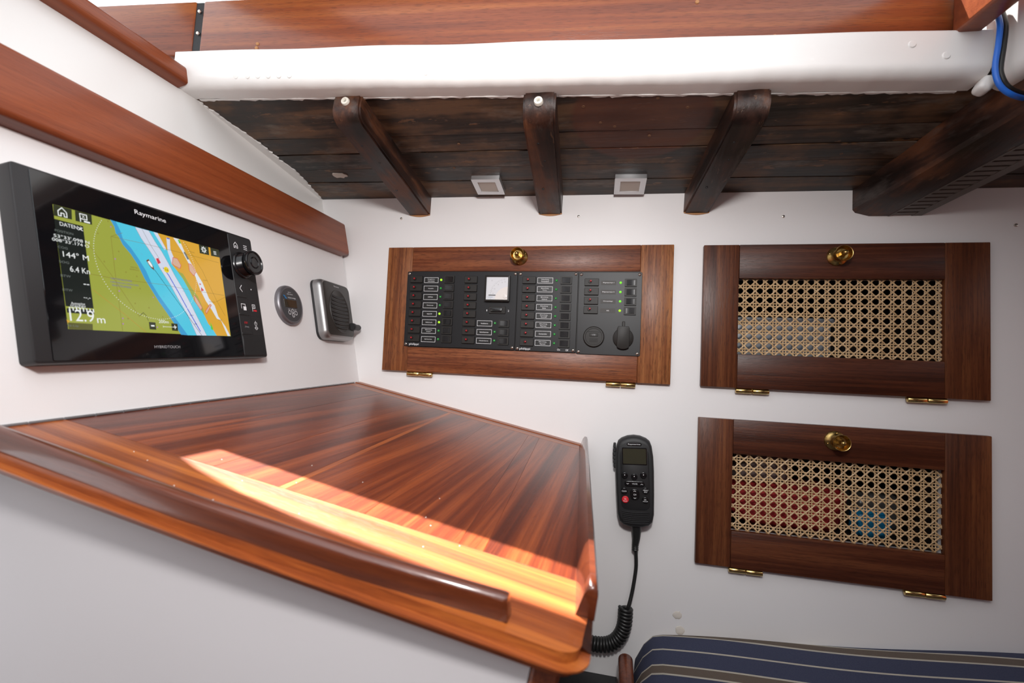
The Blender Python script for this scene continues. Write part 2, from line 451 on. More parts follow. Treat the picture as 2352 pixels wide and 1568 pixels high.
for (x0, x1, z0, z1) in HOLES:
    l = MB(); d = -.26
    for b in ((x0 - .01, x1 + .01, z0 - .008, z0, d, -.012), (x0 - .01, x1 + .01, z1, z1 + .008, d, -.012), (x0 - .01, x0, z0, z1, d, -.012), (x1, x1 + .01, z0, z1, d, -.012), (x0 - .01, x1 + .01, z0 - .008, z1 + .008, d - .008, d)):
        l.box(*b)
    lo = obj('locker_lining', l, M['lockin'], wall_back)

# ---- leaning instrument bulkhead and the painted bulkhead above it
def slab_nav(mbx, x0, x1, y0, y1, z0, z1): mbx.box(x0, x1, y0, y1, z0, z1)
mb = MB()
mb.prism([(-1.5, -.012), (-.575, -.012), (-.575, -1.05), (-.01, -1.05), (.012, .31), (-1.5, .31)], -.03, 0.0)
wall_left = tag(obj('wall_left', mb, M['wall'], None, NAV), kind='structure')
mb = MB()
mb.prism([(-1.5, -.16), (.004, -.16), (.004, .02), (-.31, .062), (-1.5, .062)], -.022, 0.0)
wall_up = tag(obj('wall_left_upper', mb, M['gloss'], None, BUP), kind='structure')

# ---- underside of the side deck: five long planks
ceiling = thing('ceiling', None, None, DECK); tag(ceiling, kind='structure')
LN = [(-.325, .0698), (-.2000, .0323), (-.1548, .0268), (-.1085, .0200), (-.0645, .0220), (.035, 0.0)]
for i in range(5):
    (a0, k0), (a1, k1) = LN[i], LN[i + 1]
    g = .0009; dz = (0.0, .0008, -.0003, .0006, -.0002)[i]
    m2 = MB(); nx = 34; x0, x1 = -.06, 1.75
    lo = []; hi = []
    for j in range(nx + 1):
        x = x0 + (x1 - x0) * j / nx
        lo.append((x, a0 + k0 * x + g + random.uniform(-.0005, .0005))); hi.append((x, a1 + k1 * x - g + random.uniform(-.0005, .0005)))
    bm = bmesh.new()
    poly = lo + hi[::-1]
    bv = [bm.verts.new((p[0], p[1], dz)) for p in poly]; tv = [bm.verts.new((p[0], p[1], .022)) for p in poly]
    f0 = bm.faces.new(bv[::-1]); bm.faces.new(tv)
    for j in range(len(poly)):
        bm.faces.new((bv[j], bv[(j + 1) % len(poly)], tv[(j + 1) % len(poly)], tv[j]))
    bmesh.ops.bevel(bm, geom=list(f0.edges), offset=.0011, segments=1, affect='EDGES')
    m2.frombm(bm); bm.free()
    obj('plank', m2, M['plank'], ceiling)
m2 = MB(); m2.prism([(-.06, -.285), (1.75, -.160), (1.75, .05), (-.06, .05)], .0225, .030)
obj('deck_cover', m2, M['dark'], ceiling)
bl = []
for i in range(14):
    a = 2 * math.pi * i / 14; r = random.uniform(.75, 1.15)
    bl.append((.098 + .0155 * r * math.cos(a), -.0875 + .0085 * r * math.sin(a)))
m2 = MB(); m2.prism([(p[0], p[1]) for p in bl], -.0007, .0006); obj('paint_blotch', m2, M['filler'], ceiling)
for (x, y) in ((.563, -.235), (.605, -.19), (.66, -.243), (.70, -.222), (.62, -.262), (.585, -.20), (.655, -.165), (.90, -.24), (.36, -.165), (.33, -.10), (.93, -.105)):
    m2 = MB(); m2.lathe([(0, -.0002), (.0022, -.0004), (.0026, .0006)], (x, y, 0), 10); obj('nail_plug', m2, M['oldplug'], ceiling)

# ---- carlin: white-painted beam carrying the deck edge
def carlin_profile(h=.051, d=.033, r=.014):
    pr = [(.004, h), (.004, .003), (.001, .0)]
    for i in range(7):
        a = math.radians(90 * i / 6); pr.append((-d + r - r * math.sin(a), r - r * math.cos(a)))
    pr += [(-d, h - .002), (-d + .002, h)]
    return pr
carlin = thing('carlin', 'long white-painted beam under the mahogany coaming, above the dark deck beams', 'beam', CAR)
wob = lambda p: (p[0], p[1] + .0006 * math.sin(p[0] * 23), p[2] + (.0005 * math.sin(p[0] * 31 + 1) if p[2] > .02 else -.0012 + .0003 * math.sin(p[0] * 90) + .0003 * math.sin(p[0] * 241)))
m2 = MB(); m2.sweep(carlin_profile()[::-1], -.088, .946, 0, 120, wob); obj('beam_body', m2, M['gloss'], carlin)
for (x, z) in ((-.03, .026), (.012, .012), (.03, .012), (.046, .012), (.062, .012), (.078, .012), (.094, .012), (.20, .012), (.29, .012), (.34, .030), (.52, .027), (.76, .034), (.76, .018), (.90, .020), (.865, .034)):
    m2 = MB(); m2.lathe([(0, .0011), (.0035, .0009), (.0048, -.0005)], (0, 0, 0), 12)
    o = obj('screw_bump', m2, M['gloss'], carlin)
    yy = -.033 if z > .014 else -.033 + .014 - .014 * math.sin(math.acos((.014 - z) / .014) if z < .014 else 1.57)
    o.matrix_parent_inverse = Matrix.Identity(4)
    o.matrix_basis = Matrix.Translation((x, yy + .0004, z)) @ Matrix.Rotation(math.radians(90 if z > .014 else 105), 4, 'X')
# ragged paint edge where brush strokes run onto the planks
rj = random.Random(21); pts = []; x = -.075
while x < .935:
    pts.append((x, .0035 + max(0, rj.gauss(.0012, .0012)))); x += rj.uniform(.003, .009)
m2 = MB(); m2.prism([(-.075, .0015), (.935, .0015)] + pts[::-1], -.0017, -.0008); obj('paint_edge', m2, M['gloss'], carlin)
rj = random.Random(5); base_ = [(-.0100, -.300), (-.0020, -.250), (.0086, -.1994), (.0120, -.1543), (.0175, -.1097), (.0135, -.0644), (.0040, -.010), (.001, .0)]
pts = []
for (xa, ya), (xb, yb) in zip(base_, base_[1:]):
    n = 12
    for i in range(n): pts.append((xa + (xb - xa) * i / n + rj.gauss(0, .0011), ya + (yb - ya) * i / n))
pts.append(base_[-1])
m2 = MB(); m2.prism([(-.03, .0), (-.03, -.300)] + pts, -.0022, .0004); o = obj('paint_edge', m2, M['gloss'], wall_up)
o.matrix_world = DECK

# ---- mahogany coaming above the carlin
coam = thing('coaming', 'varnished red mahogany coaming board standing on the white carlin', 'board', CAR)
m2 = MB(); m2.box(-.063, .93, -.021, .012, .0520, .134, .003, 0, 2); obj('board', m2, M['coam'], coam)
m2 = MB(); m2.box(-.46, -.0745, -.021, .012, .0520, .134, .003, 0, 2); obj('board', m2, M['coam'], coam)
m2 = MB(); m2.box(-.076, -.061, -.0195, .010, .047, .132); tag(obj('joint_seam', m2, M['dark'], coam), 'black caulked joint between two boards')
for (x, z) in ((-.0685, .118), (-.0675, .085), (.03, .06), (.031, .066), (.63, .115), (.63, .103), (.722, .056), (.69, .118), (.895, .118)):
    m2 = MB(); m2.lathe([(0, .001), (.0022, .0008), (.0028, -.0005)], (0, 0, 0), 10)
    o = obj('screw_plug', m2, M['steel'] if x < 0 else M['raw'], coam); o.matrix_basis = Matrix.Translation((x, -.0212, z)) @ Matrix.Rotation(math.radians(90), 4, 'X')

# coaming board that runs back over the cross beam, and the white cross beam itself
CROSS = frame((0.9965, 0.0820, 0.0), (-0.0820, 0.9960, 0.0406), (0.0, -0.0406, 0.9990), (0.8665, -0.262, 0.4450))
t = tag(obj('coaming_return_board', MB().box(0, .026, -.62, .012, .0, .12, .004, 0, 3), M['rail'], None, CROSS @ Matrix.Rotation(0, 4, 'Z')), 'rounded brown mahogany board running over the cross beam in the upper corner', 'board')
XB = frame((0.9900, 0.1411, 0.0), (-0.1400, 0.9900, -0.02), (0.0, 0.02, 0.9990), (0.9085, -0.262, 0.383))
mbx = MB(); pr = []
for i in range(6):
    a = math.radians(90 * i / 5); pr.append((.014 - .014 * math.cos(a), .014 - .014 * math.sin(a)))
pr += [(.07, .0), (.07, .15), (0, .15)]
n = 14; vs = []; fs = []
for i in range(n + 1):
    y = .02 - .60 * i / n
    for (x, z) in pr: vs.append((x + .0012 * math.sin(i * 1.7), y, z + .001 * math.sin(i * 2.3 + x * 40)))
k = len(pr)
for i in range(n):
    for j in range(k): fs.append((i * k + j, (i + 1) * k + j, (i + 1) * k + (j + 1) % k, i * k + (j + 1) % k))
fs += [tuple(range(k)), tuple(n * k + j for j in range(k - 1, -1, -1))]
mbx.add(vs, fs)
tag(obj('cross_beam', mbx, M['gloss'], None, XB), 'white-painted cross beam right of the blue and black cables', 'beam')
mbx = MB().box(-.008, .008, -.010, .012, -.009, .012, .006, 0, 4)
tag(obj('beam_end_stub', mbx, M['gloss'], None, Matrix.Translation((.9000, -.245, .3875)) @ Matrix.Rotation(.5, 4, 'Y') @ Matrix.Scale(.85, 4)), 'rounded white-painted stub below the end of the white carlin', 'stub')

# ---- three half beams with rounded noses
def half_beam(xw, s, wid, L, rn, label, plug):
    t = thing('deck_beam', label, 'beam', DECK, 'dark half beams under the side deck')
    D_ = .0365
    prof = [(.03, .004), (-L + .001, .004), (-L, .0), (-L, -D_ + rn)]
    for i in range(1, 9):
        a = math.radians(90 * i / 8); prof.append((-L + rn - rn * math.cos(a), -D_ + rn - rn * math.sin(a)))
    prof += [(-L * .66, -D_ - .0003), (-L * .33, -D_ + .0004), (.03, -D_)]
    bm = bmesh.new(); A_ = [bm.verts.new((xw + s * y, y, z)) for (y, z) in prof]; B_ = [bm.verts.new((xw + wid + s * y, y, z)) for (y, z) in prof]
    k = len(prof); bm.faces.new(A_); bm.faces.new(B_[::-1])
    for i in range(k): bm.faces.new((A_[i], B_[i], B_[(i + 1) % k], A_[(i + 1) % k]))
    bmesh.ops.recalc_face_normals(bm, faces=bm.faces[:])
    ed = [e for e in bm.edges if len(e.link_faces) == 2 and abs(e.link_faces[0].normal.dot(e.link_faces[1].normal)) < .3 and not all(v.co.z > .003 for v in e.verts)]
    bmesh.ops.bevel(bm, geom=ed, offset=.0028, segments=2, affect='EDGES')
    m3 = MB(); m3.frombm(bm); bm.free()
    obj('beam_body', m3, M['beam'], t, smooth=50)
    # sawn notch below the beam where it enters the panel
    m3 = MB(); pts = []
    for i in range(9):
        f = i / 8; pts.append((xw + wid * f, -D_ - .0035 * math.sin(math.pi * f) + .0005))
    m3.prism([(xw, -D_ + .002)] + pts + [(xw + wid, -D_ + .002)], 0, .0022)
    o = obj('notch_edge', m3, M['raw'], t); o.matrix_basis = Matrix.Translation((0, .0, 0)) @ Matrix.Rotation(math.radians(90 + 9.2), 4, 'X') @ Matrix.Translation((0, 0, .0))
    if plug:
        px, pz = plug
        m3 = MB(); m3.lathe([(.0022, .0012), (.003, .003), (.0055, .0028), (.0062, .0010), (.0062, -.002)], (0, 0, 0), 20); m3.lathe([(0, .0012), (.0028, .0012)], (0, 0, 0), 20)
        o = obj('screw_cap', m3, M['plug'], t); tag(o, 'round white screw cap')
        o.matrix_basis = Matrix.Translation((px, -L - .0002, pz)) @ Matrix.Rotation(math.radians(90), 4, 'X')
    for (fy, fx) in ((.78, .4), (.62, .55), (.32, .35)):
        m3 = MB(); m3.lathe([(0, -.0005), (.0018, -.0006), (.0022, .0008)], (xw + s * (-L * fy) + wid * fx, -L * fy, -D_), 8); obj('nail_head', m3, M['dark'], t)
    return t
half_beam(.2045, -.0246, .0440, .286, .021, 'dark half beam with a white screw cap, first from the instrument bulkhead', (.2325, -.0105))
half_beam(.4680, -.0660, .0438, .269, .030, 'dark half beam with a white screw cap, between the two square lights', (.5070, -.0155))
half_beam(.7275, -.0988, .0420, .250, .024, 'dark half beam without a screw cap, right of the round reddish stain', None)

# ---- big beam with the louvred duct at the right
d4 = Vector((.19, -1.0, .10))
def big(name, prof, mats, parent, y0=-.03, y1=.62):
    m3 = MB(); vs = []; k = len(prof)
    for yy in (y0, y1):
        for (x, z) in prof:
            up_ = z > .35
            vs.append((x + d4.x * yy, d4.y * yy, z + (.158 if up_ else .10) * yy))
    fs = [(i, (i + 1) % k, k + (i + 1) % k, k + i) for i in range(k)] + [tuple(range(k - 1, -1, -1)), tuple(range(k, 2 * k))]
    m3.add(vs, fs); return obj(name, m3, mats, parent, smooth=25)
bb = thing('deck_beam', 'thick dark chamfered deck beam beside the louvred duct in the upper right', 'beam', Matrix.Identity(4), 'dark half beams under the side deck')
big('beam_body', [(.876, .366), (.876, .3285), (.880, .3235), (.900, .3175), (.9265, .3170), (.9265, .366)], M['beam'], bb)
duct = thing('ventilation_duct', 'grey-brown louvred ventilation duct along the thick right-hand deck beam', 'duct', Matrix.Identity(4))
big('duct_body', [(.927, .366), (.927, .3195), (.960, .3195), (.960, .366)], M['ductd'], duct)
big('edge_strip', [(.9595, .366), (.9595, .3165), (.9735, .3165), (.9735, .366)], M['duct'], duct)
big('edge_strip', [(.9265, .3195), (.9265, .3165), (.9295, .3165), (.9295, .3195)], M['duct'], duct)
sl = None
for i in range(38):
    yy = .004 + i * .0125
    if sl is None:
        m3 = MB(); m3.add([(.929, 0, .3168), (.960, 0, .3168), (.960, -.0085, .3178), (.929, -.0085, .3178), (.929, 0, .3182), (.960, 0, .3182), (.960, -.0085, .3192), (.929, -.0085, .3192)],
                          [(0, 1, 2, 3), (7, 6, 5, 4), (0, 4, 5, 1), (3, 2, 6, 7), (0, 3, 7, 4), (1, 5, 6, 2)])
        sl = obj('slat', m3, M['duct'], duct); o = sl
    else: o = copy_part(sl, duct)
    o.matrix_basis = Matrix.Translation(d4 * yy)

# ---- unseen slab added above the opening, cut to shape the table's sun patch, the rest of the cabin shell
hp = [(-.25, -1.0), (-.080, -1.0), (-.080, -.46), (1.0, -.43), (1.0, -.26), (.232, -.2915), (.15, -.3010), (.058, -.3050), (.0, -.3020), (-.045, -.2945), (-.080, -.2840), (-.080, -.19), (-.25, -.19)]
tag(obj('added_sun_shade', MB().prism(hp, .74, .775), M['coam'], None, Matrix.Identity(4)), kind='structure')
tag(obj('ceiling_right', MB().box(.98, 1.95, -2.2, -.30, .45, .48), M['post'], None), kind='structure')
tag(obj('ceiling_front', MB().box(-1.4, .98, -2.2, -1.65, .45, .48), M['post'], None), kind='structure')
tag(obj('floor', MB().box(-1.4, 2.0, -2.2, .3, -1.08, -1.05), M['dark'], None), kind='structure')
tag(obj('wall_right', MB().box(1.9, 1.95, -2.2, .3, -1.05, .36), M['post'], None), kind='structure')
tag(obj('wall_front', MB().box(-1.4, 1.95, -2.2, -2.15, -1.05, .42), M['post'], None), kind='structure')

# ================================================================== RAILS ON THE BULKHEAD
def round_profile(y0, y1, z0, z1, r, n=5):
    pr = [(y0, z0)]
    pr += [(y0 + r - r * math.cos(math.radians(90 * i / n)), z1 - r + r * math.sin(math.radians(90 * i / n))) for i in range(n + 1)]
    pr += [(y1 - r + r * math.sin(math.radians(90 * i / n)), z1 - r + r * math.cos(math.radians(90 * i / n))) for i in range(n + 1)]
    pr += [(y1, z0)]
    return pr[::-1]
def rounded_bar(x0, x1, y0, y1, z0, z1, r, mat=0, rend=.008):
    """bar along x, its front edges rounded, its far end with rounded corners"""
    bm = bmesh.new(); pr = round_profile(y0, y1, z0, z1, r)
    A_ = [bm.verts.new((x0, y, z)) for (y, z) in pr]; B_ = [bm.verts.new((x1, y, z)) for (y, z) in pr]
    k = len(pr); bm.faces.new(A_); f = bm.faces.new(B_[::-1])
    for i in range(k): bm.faces.new((A_[i], B_[i], B_[(i + 1) % k], A_[(i + 1) % k]))
    bmesh.ops.recalc_face_normals(bm, faces=bm.faces[:])
    bmesh.ops.bevel(bm, geom=list(f.edges), offset=rend, segments=3, affect='EDGES')
    m = MB(); m.frombm(bm, mat); bm.free(); return m
tag(obj('wooden_rail', rounded_bar(-1.4, .0035, .2595, .3245, 0, .020, .0055, rend=.003), M['rail'], None, NAV), 'broad reddish mahogany rail along the bulkhead above the chart plotter', 'rail')
tag(obj('capping_strip', rounded_bar(-1.3, -.3215, .0480, .0755, 0, .021, .009, rend=.006), M['rail'], None, BUP), 'narrow rounded mahogany strip along the top edge of the white bulkhead', 'trim strip')

# ================================================================== CHART TABLE
def tt(x, y, z=0): return (x, y, z)
LE = lambda g: -.0810 * g - .0004          # lid edge at the bulkhead
RE = lambda g: .4545 - .0740 * g           # inner foot of the right fiddle
table = thing('chart_table', 'sloping varnished mahogany chart table with raised edge rails', 'table', TAB)
G0, G1, G2, G3 = -.0195, -.0515, -.5385, -.6275
# back border, veneered field planks, front border
def lid_piece(name, poly, mat, z0=-.013, z1=0.0, bev=.0004):
    return obj(name, MB().prism(poly, z0, z1, 0, bev, 1), mat, table)
lid_piece('border_board', [(LE(G1) + .003, G1 + .0005), (RE(G1), G1 + .0005), (RE(G0) , G0), (LE(G0) + .003, G0)], M['tabx'])
cuts = [0, .16, .33, .4635, .4765, .63, .80, .843, 1.0]; nf = len(cuts) - 1
for i in range(nf):
    a, b = cuts[i], cuts[i + 1]
    f = lambda g, q: (LE(g) + .003) + (RE(g) - LE(g) - .003) * q
    e = .00005
    gf = lambda q: -.5455 + .0275 * q
    lid_piece('field_board', [(f(G2, a) + e, gf(a)), (f(G2, b) - e, gf(b)), (f(G1, b) - e, G1), (f(G1, a) + e, G1)], M['tabl'] if b - a < .02 else M['tab'], bev=.0002)
fb = [(LE(G2) + .003, -.5460), (RE(G2), -.5185), (.5065, -.5165), (.5085, -.585)]
for i in range(9):
    a = math.radians(90 * i / 8); fb.append((.4885 + .020 * math.cos(a), -.5890 - .0195 * math.sin(a)))
fb += [(.42, -.6120), (.30, -.6185), (.15, -.6245), (LE(-.62) - .05, -.6285)]
bm = bmesh.new(); lo = [bm.verts.new((p[0], p[1], -.0135)) for p in fb]; hi = [bm.verts.new((p[0], p[1], 0)) for p in fb]
bm.faces.new(lo[::-1]); bm.faces.new(hi); k = len(fb)
for i in range(k): bm.faces.new((lo[i], lo[(i + 1) % k], hi[(i + 1) % k], hi[i]))
bmesh.ops.recalc_face_normals(bm, faces=bm.faces[:])
ed = [e for e in bm.edges if abs(e.verts[0].co.z - e.verts[1].co.z) < 1e-6 and all(v.co.y < -.55 for v in e.verts) and not (min(v.co.x for v in e.verts) < .045 and max(v.co.x for v in e.verts) < .06)]
bmesh.ops.bevel(bm, geom=ed, offset=.0062, segments=4, affect='EDGES')
m3 = MB(); m3.frombm(bm); bm.free(); obj('front_border', m3, M['tabx'], table)
# right edge lipping under the side fiddle
sd = [(RE(-.51), -.517), (.5065, -.517), (.470, -.020), (RE(-.02), -.020)]
lid_piece('side_border', sd, M['tabx'])
# side fiddle along the right edge
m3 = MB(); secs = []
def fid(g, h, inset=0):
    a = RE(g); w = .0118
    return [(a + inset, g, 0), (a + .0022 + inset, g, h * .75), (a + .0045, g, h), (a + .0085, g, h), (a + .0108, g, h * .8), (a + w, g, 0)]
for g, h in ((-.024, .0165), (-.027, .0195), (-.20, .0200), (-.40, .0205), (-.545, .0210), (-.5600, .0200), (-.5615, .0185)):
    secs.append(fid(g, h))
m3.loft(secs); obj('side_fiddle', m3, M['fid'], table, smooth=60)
# front fiddle
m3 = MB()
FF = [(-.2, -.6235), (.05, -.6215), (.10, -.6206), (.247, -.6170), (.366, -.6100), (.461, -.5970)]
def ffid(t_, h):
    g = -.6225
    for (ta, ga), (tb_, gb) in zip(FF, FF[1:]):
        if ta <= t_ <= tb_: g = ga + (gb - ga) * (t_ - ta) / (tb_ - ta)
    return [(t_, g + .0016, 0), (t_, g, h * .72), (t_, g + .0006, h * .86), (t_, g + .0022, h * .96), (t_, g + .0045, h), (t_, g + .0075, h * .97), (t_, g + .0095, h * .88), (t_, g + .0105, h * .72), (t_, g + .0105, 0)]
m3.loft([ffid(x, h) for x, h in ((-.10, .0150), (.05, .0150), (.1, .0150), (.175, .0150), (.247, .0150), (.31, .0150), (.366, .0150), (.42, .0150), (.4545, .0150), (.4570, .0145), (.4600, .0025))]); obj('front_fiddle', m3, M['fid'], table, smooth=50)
# cleat along the cabin side, piano hinge along the bulkhead
m3 = MB(); m3.box(.002, .462, -.018, -.0003, -.013, .0012, .0005); obj('back_cleat', m3, M['tabx'], table)
hn = None
for i in range(24):
    g = -.024 - i * .0262
    m3 = MB(); m3.tube([(LE(g) + .0013, g, .0008), (LE(g - .0245) + .0013, g - .0245, .0008)], .0013, 8); obj('hinge_knuckle', m3, M['hinge'], table)
# white front panel, corner post
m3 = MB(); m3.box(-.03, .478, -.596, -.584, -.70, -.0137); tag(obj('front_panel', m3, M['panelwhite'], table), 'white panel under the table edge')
m3 = MB(); m3.box(.4785, .4945, -.5975, -.575, -.70, -.0137, .002); obj('corner_post', m3, M['post'], table)
# dust specks
tag(obj('dust_specks', (lambda q: [q.lathe([(0, .0004), (.0004, .0003), (.0005, 0)], (random.uniform(.12, .47), random.uniform(-.585, -.45), 0), 6) for _ in range(16)] and q)(MB()), M['filler'], table), kind='stuff')

# ================================================================== BRASS FITTINGS
def knob_mesh():
    m = MB()
    m.lathe([(.0, 0), (.0156, 0), (.0156, .0008), (.0146, .0022), (.0118, .0042), (.0092, .0062), (.0080, .0095), (.0082, .0125), (.0098, .0170), (.0121, .0232), (.0127, .0248), (.0125, .0255), (.0119, .0252), (.0108, .0215), (.0085, .0180), (.0, .0170)], (0, 0, 0), 40)
    hexp = []
    for z, r in ((.0165, .0050), (.0285, .0047), (.0310, .0040), (.0326, .0025), (.0331, .0008)):
        hexp.append([(r * math.cos(math.pi / 3 * i + .3), r * math.sin(math.pi / 3 * i + .3), z) for i in range(6)])
    m.loft(hexp)
    return m
_knob = knob_mesh(); _ks = MB().lathe([(0, .0052), (.0010, .0048), (.0015, .003)], (0, 0, 0), 8)
def add_knob(parent, x, y, z, rot=0.0):
    o = obj('knob', _knob, M['brass'], parent); tag(o, 'dished brass turn knob')
    o.matrix_basis = Matrix.Translation((x, y, z)) @ Matrix.Rotation(rot, 4, 'Z')
    for a in (20, 140, 260):
        s = obj('screw', _ks, M['brassh'], o); s.matrix_basis = Matrix.Translation((.0125 * math.cos(math.radians(a)), .0125 * math.sin(math.radians(a)), 0))
def add_hinge(parent, x0, x1, y, z):
    m = MB(); mid = (x0 + x1) / 2; r = .0042
    for a, b in ((x0, mid - .0005), (mid + .0005, x1)):
        m.lathe([(0, a), (r * .8, a), (r, a + .0007), (r, b - .0007), (r * .8, b), (0, b)], (0, y, z), 16, axis='x')
    m.box(x0 + .0006, x1 - .0006, y - .0005, y + .006, z - .005, z - .0015)
    tag(obj('hinge', m, M['brassh'], parent, smooth=50), 'barrel hinge of polished brass')
def frame_boards(parent, W_, H_, sw, rh, mh, mv, th=.0105, right=None):
    """two stiles and two rails; returns nothing"""
    sr = right or sw; b = .0012
    def bd(name, x0, x1, y0, y1, mat): obj(name, MB().box(x0, x1, y0, y1, 0, th, b, 0, 2), mat, parent)
    bd('stile', 0, sw - .0001, 0, H_, mv); bd('stile', W_ - sr + .0001, W_, 0, H_, mv)
    bd('rail', sw, W_ - sr, H_ - rh[1], H_, mh); bd('rail', sw, W_ - sr, 0, rh[0], mh)

# ================================================================== CANE DOORS
def cane_mesh(x0, x1, y0, y1, p, ph):
    """six-way chair cane: paired uprights and lengthwise strands, single diagonals; strips dip over and under"""
    m = MB(); th = .00045
    def strip(ax, ay, bx, by, w, z, amp, per, phs):
        L = math.hypot(bx - ax, by - ay); n = max(2, int(L / (per / 4)))
        nx, ny = -(by - ay) / L * w / 2, (bx - ax) / L * w / 2
        vs = []; fs = []
        for i in range(n + 1):
            f = i / n; cx, cy = ax + (bx - ax) * f, ay + (by - ay) * f
            zz = z + amp * math.sin(2 * math.pi * (f * L / per) + phs)
            vs += [(cx - nx, cy - ny, zz), (cx, cy, zz + th), (cx + nx, cy + ny, zz)]
        for i in range(n):
            a = i * 3; fs += [(a, a + 3, a + 4, a + 1), (a + 1, a + 4, a + 5, a + 2)]
        m.add(vs, fs)
    def clip(c, sgn):
        # line y = sgn*x + c clipped to the window
        pts = []
        for X in (x0, x1):
            Y = sgn * X + c
            if y0 - 1e-9 <= Y <= y1 + 1e-9: pts.append((X, Y))
        for Y in (y0, y1):
            X = (Y - c) / sgn
            if x0 + 1e-9 < X < x1 - 1e-9: pts.append((X, Y))
        return pts if len(pts) == 2 else None
    ox, oy = ph; d = .135 * p
    i = math.floor((x0 - ox) / p) - 1
    while ox + i * p < x1 + p:
        c = ox + (i + .5) * p
        for q in (-d, d):
            X = c + q + random.uniform(-.0002, .0002)
            if x0 < X < x1: strip(X, y0, X + random.uniform(-.0004, .0004), y1, .0018, 0, .0003, p, i)
        i += 1
    j = math.floor((y0 - oy) / p) - 1
    while oy + j * p < y1 + p:
        c = oy + (j + .5) * p
        for q in (-d, d):
            Y = c + q + random.uniform(-.0002, .0002)
            if y0 < Y < y1: strip(x0, Y, x1, Y + random.uniform(-.0004, .0004), .0018, .0006, .0003, p, j + 1.5)
        j += 1
    for sgn in (1, -1):
        base = oy - sgn * ox
        for k in range(-60, 60):
            c = base + (k + .5) * p + random.uniform(-.0003, .0003)
            q = clip(c, sgn)
            if q: strip(q[0][0], q[0][1], q[1][0], q[1][1], .0021, .0014 if sgn > 0 else .0018, .0003, p * 1.414, k)
    return m
def cane_door(x0, x1, z0, z1, op, label, ph, knob, hinges):
    W_, H_ = x1 - x0, z1 - z0
    t = thing('cane_door', label, 'cabinet door', at(WALL, x0, z0, .0002), 'cane-panelled locker doors')
    sw = op[0] - x0; sr = x1 - op[1]
    frame_boards(t, W_, H_, sw, (op[2] - z0, z1 - op[3]), M['cdoor'], M['cdoorv'], right=sr)
    m = cane_mesh(op[0] - x0 - .004, op[1] - x0 + .004, op[2] - z0 - .004, op[3] - z0 + .004, .01555, ph)
    o = obj('cane_weave', m, M['cane'], t, smooth=0); o.matrix_basis = Matrix.Translation((0, 0, .0010)); tag(o, 'open woven natural cane panel', kind='stuff')
    add_knob(t, knob[0] - x0, knob[1] - z0, .0105, knob[2])
    for (a, b) in hinges: add_hinge(t, a - x0, b - x0, -.0042, .0078)
    return t
cane_door(.6465, 1.0590, .0272, .2700, (.7035, .9998, .0842, .2120), 'upper cane-panelled mahogany locker door with brass knob', (.0610, .1805), (.8501, .2486, .4), [(.702, .7535), (.9505, 1.0035)])
cane_door(.6450, 1.0600, -.2675, -.0255, (.6998, 1.0000, -.2085, -.0820), 'lower cane-panelled mahogany locker door with brass knob', (.0583, .1840), (.8500, -.0485, 1.1), [(.6975, .7490), (.9480, 1.0015)])

# ---- things stowed behind the cane
def blob(name, label, cat, c, r, mat, seed, pw=.5):
    bm = bmesh.new(); bmesh.ops.create_icosphere(bm, subdivisions=4, radius=1)
    rnd = random.Random(seed); ks = [(Vector((rnd.uniform(-3, 3), rnd.uniform(-3, 3), rnd.uniform(-3, 3))), rnd.uniform(0, 6)) for _ in range(7)]
    for v in bm.verts:
        d = v.co.normalized(); s = 1 + .06 * sum(math.sin(k.dot(d) * 1.6 + q) for k, q in ks) / 2
        e = [math.copysign(abs(a) ** pw, a) for a in d]
        v.co = Vector((e[0] * r[0], e[1] * r[1], e[2] * r[2])) * s
    m = MB(); m.frombm(bm); bm.free()
    return tag(obj(name, m, mat, None, at(WALL, *c)), label, cat)
m = MB(); m.box(0, .155, 0, .066, -.12, 0, .008, 0, 3); m.box(-.003, .158, .058, .070, -.123, .003, .003, 0, 2)
tag(obj('storage_box', m, M['greybox'], None, at(WALL, .708, .0822, -.035)), 'grey plastic box behind the cane of the upper locker door', 'box')
m = MB(); m.lathe([(0, 0), (.050, 0), (.054, .006), (.055, .034), (.057, .036), (.057, .044), (.052, .048), (0, .050)], (0, 0, 0), 36, axis='y')
tag(obj('round_container', m, M['taupe'], None, at(WALL, .762, -.131, -.085)), 'brownish round plastic container on the red cloth in the lower locker', 'container')
blob('red_cloth', 'folded dark red cloth behind the cane of the lower locker door', 'cloth', (.800, -.171, -.085), (.094, .034, .060), M['redcloth'], 3, .45)
blob('blue_packet', 'crumpled blue packet behind the cane of the lower locker door', 'packet', (.925, -.188, -.045), (.026, .022, .02), M['bluefoil'], 5)
blob('grey_packet', 'dark grey packet behind the cane at the right of the lower locker', 'packet', (.958, -.178, -.105), (.036, .032, .03), M['greyfoil'], 8)

# ================================================================== SWITCH PANEL DOOR
SX, SZ = .0535, .0270
sp = thing('switch_panel_door', 'mahogany door carrying the black electrical switch panels', 'switch panel', at(WALL, SX, SZ, .0002))
frame_boards(sp, .5440, .2447, .0530, (.0480, .0480), M['door'], M['doorv'], right=.0560)
obj('backing_board', MB().box(.052, .489, .046, .198, 0, .0095), M['bk'], sp)
add_knob(sp, .3223 - SX, .2506 - SZ, .0105, .1)
add_hinge(sp, .1070 - SX, .1592 - SX, -.0042, .0078); add_hinge(sp, .4885 - SX, .5395 - SX, -.0042, .0078)
PZ = .0105; PT = .0022; PF = PZ + PT            # plates lie on the door
_brk = MB().box(-.01255, .01255, -.0066, .0066, 0, .0035, .0005)
_brk.lathe([(0, .0052), (.0026, .0052), (.0030, .0046), (.0030, .0030)], (-.0030, .0008, 0), 14)
_btn = MB().lathe([(.0016, .0045), (.0019, .0062), (.0018, .0072), (.0012, .0079), (0, .0081)], (-.0030, .0008, 0), 14)
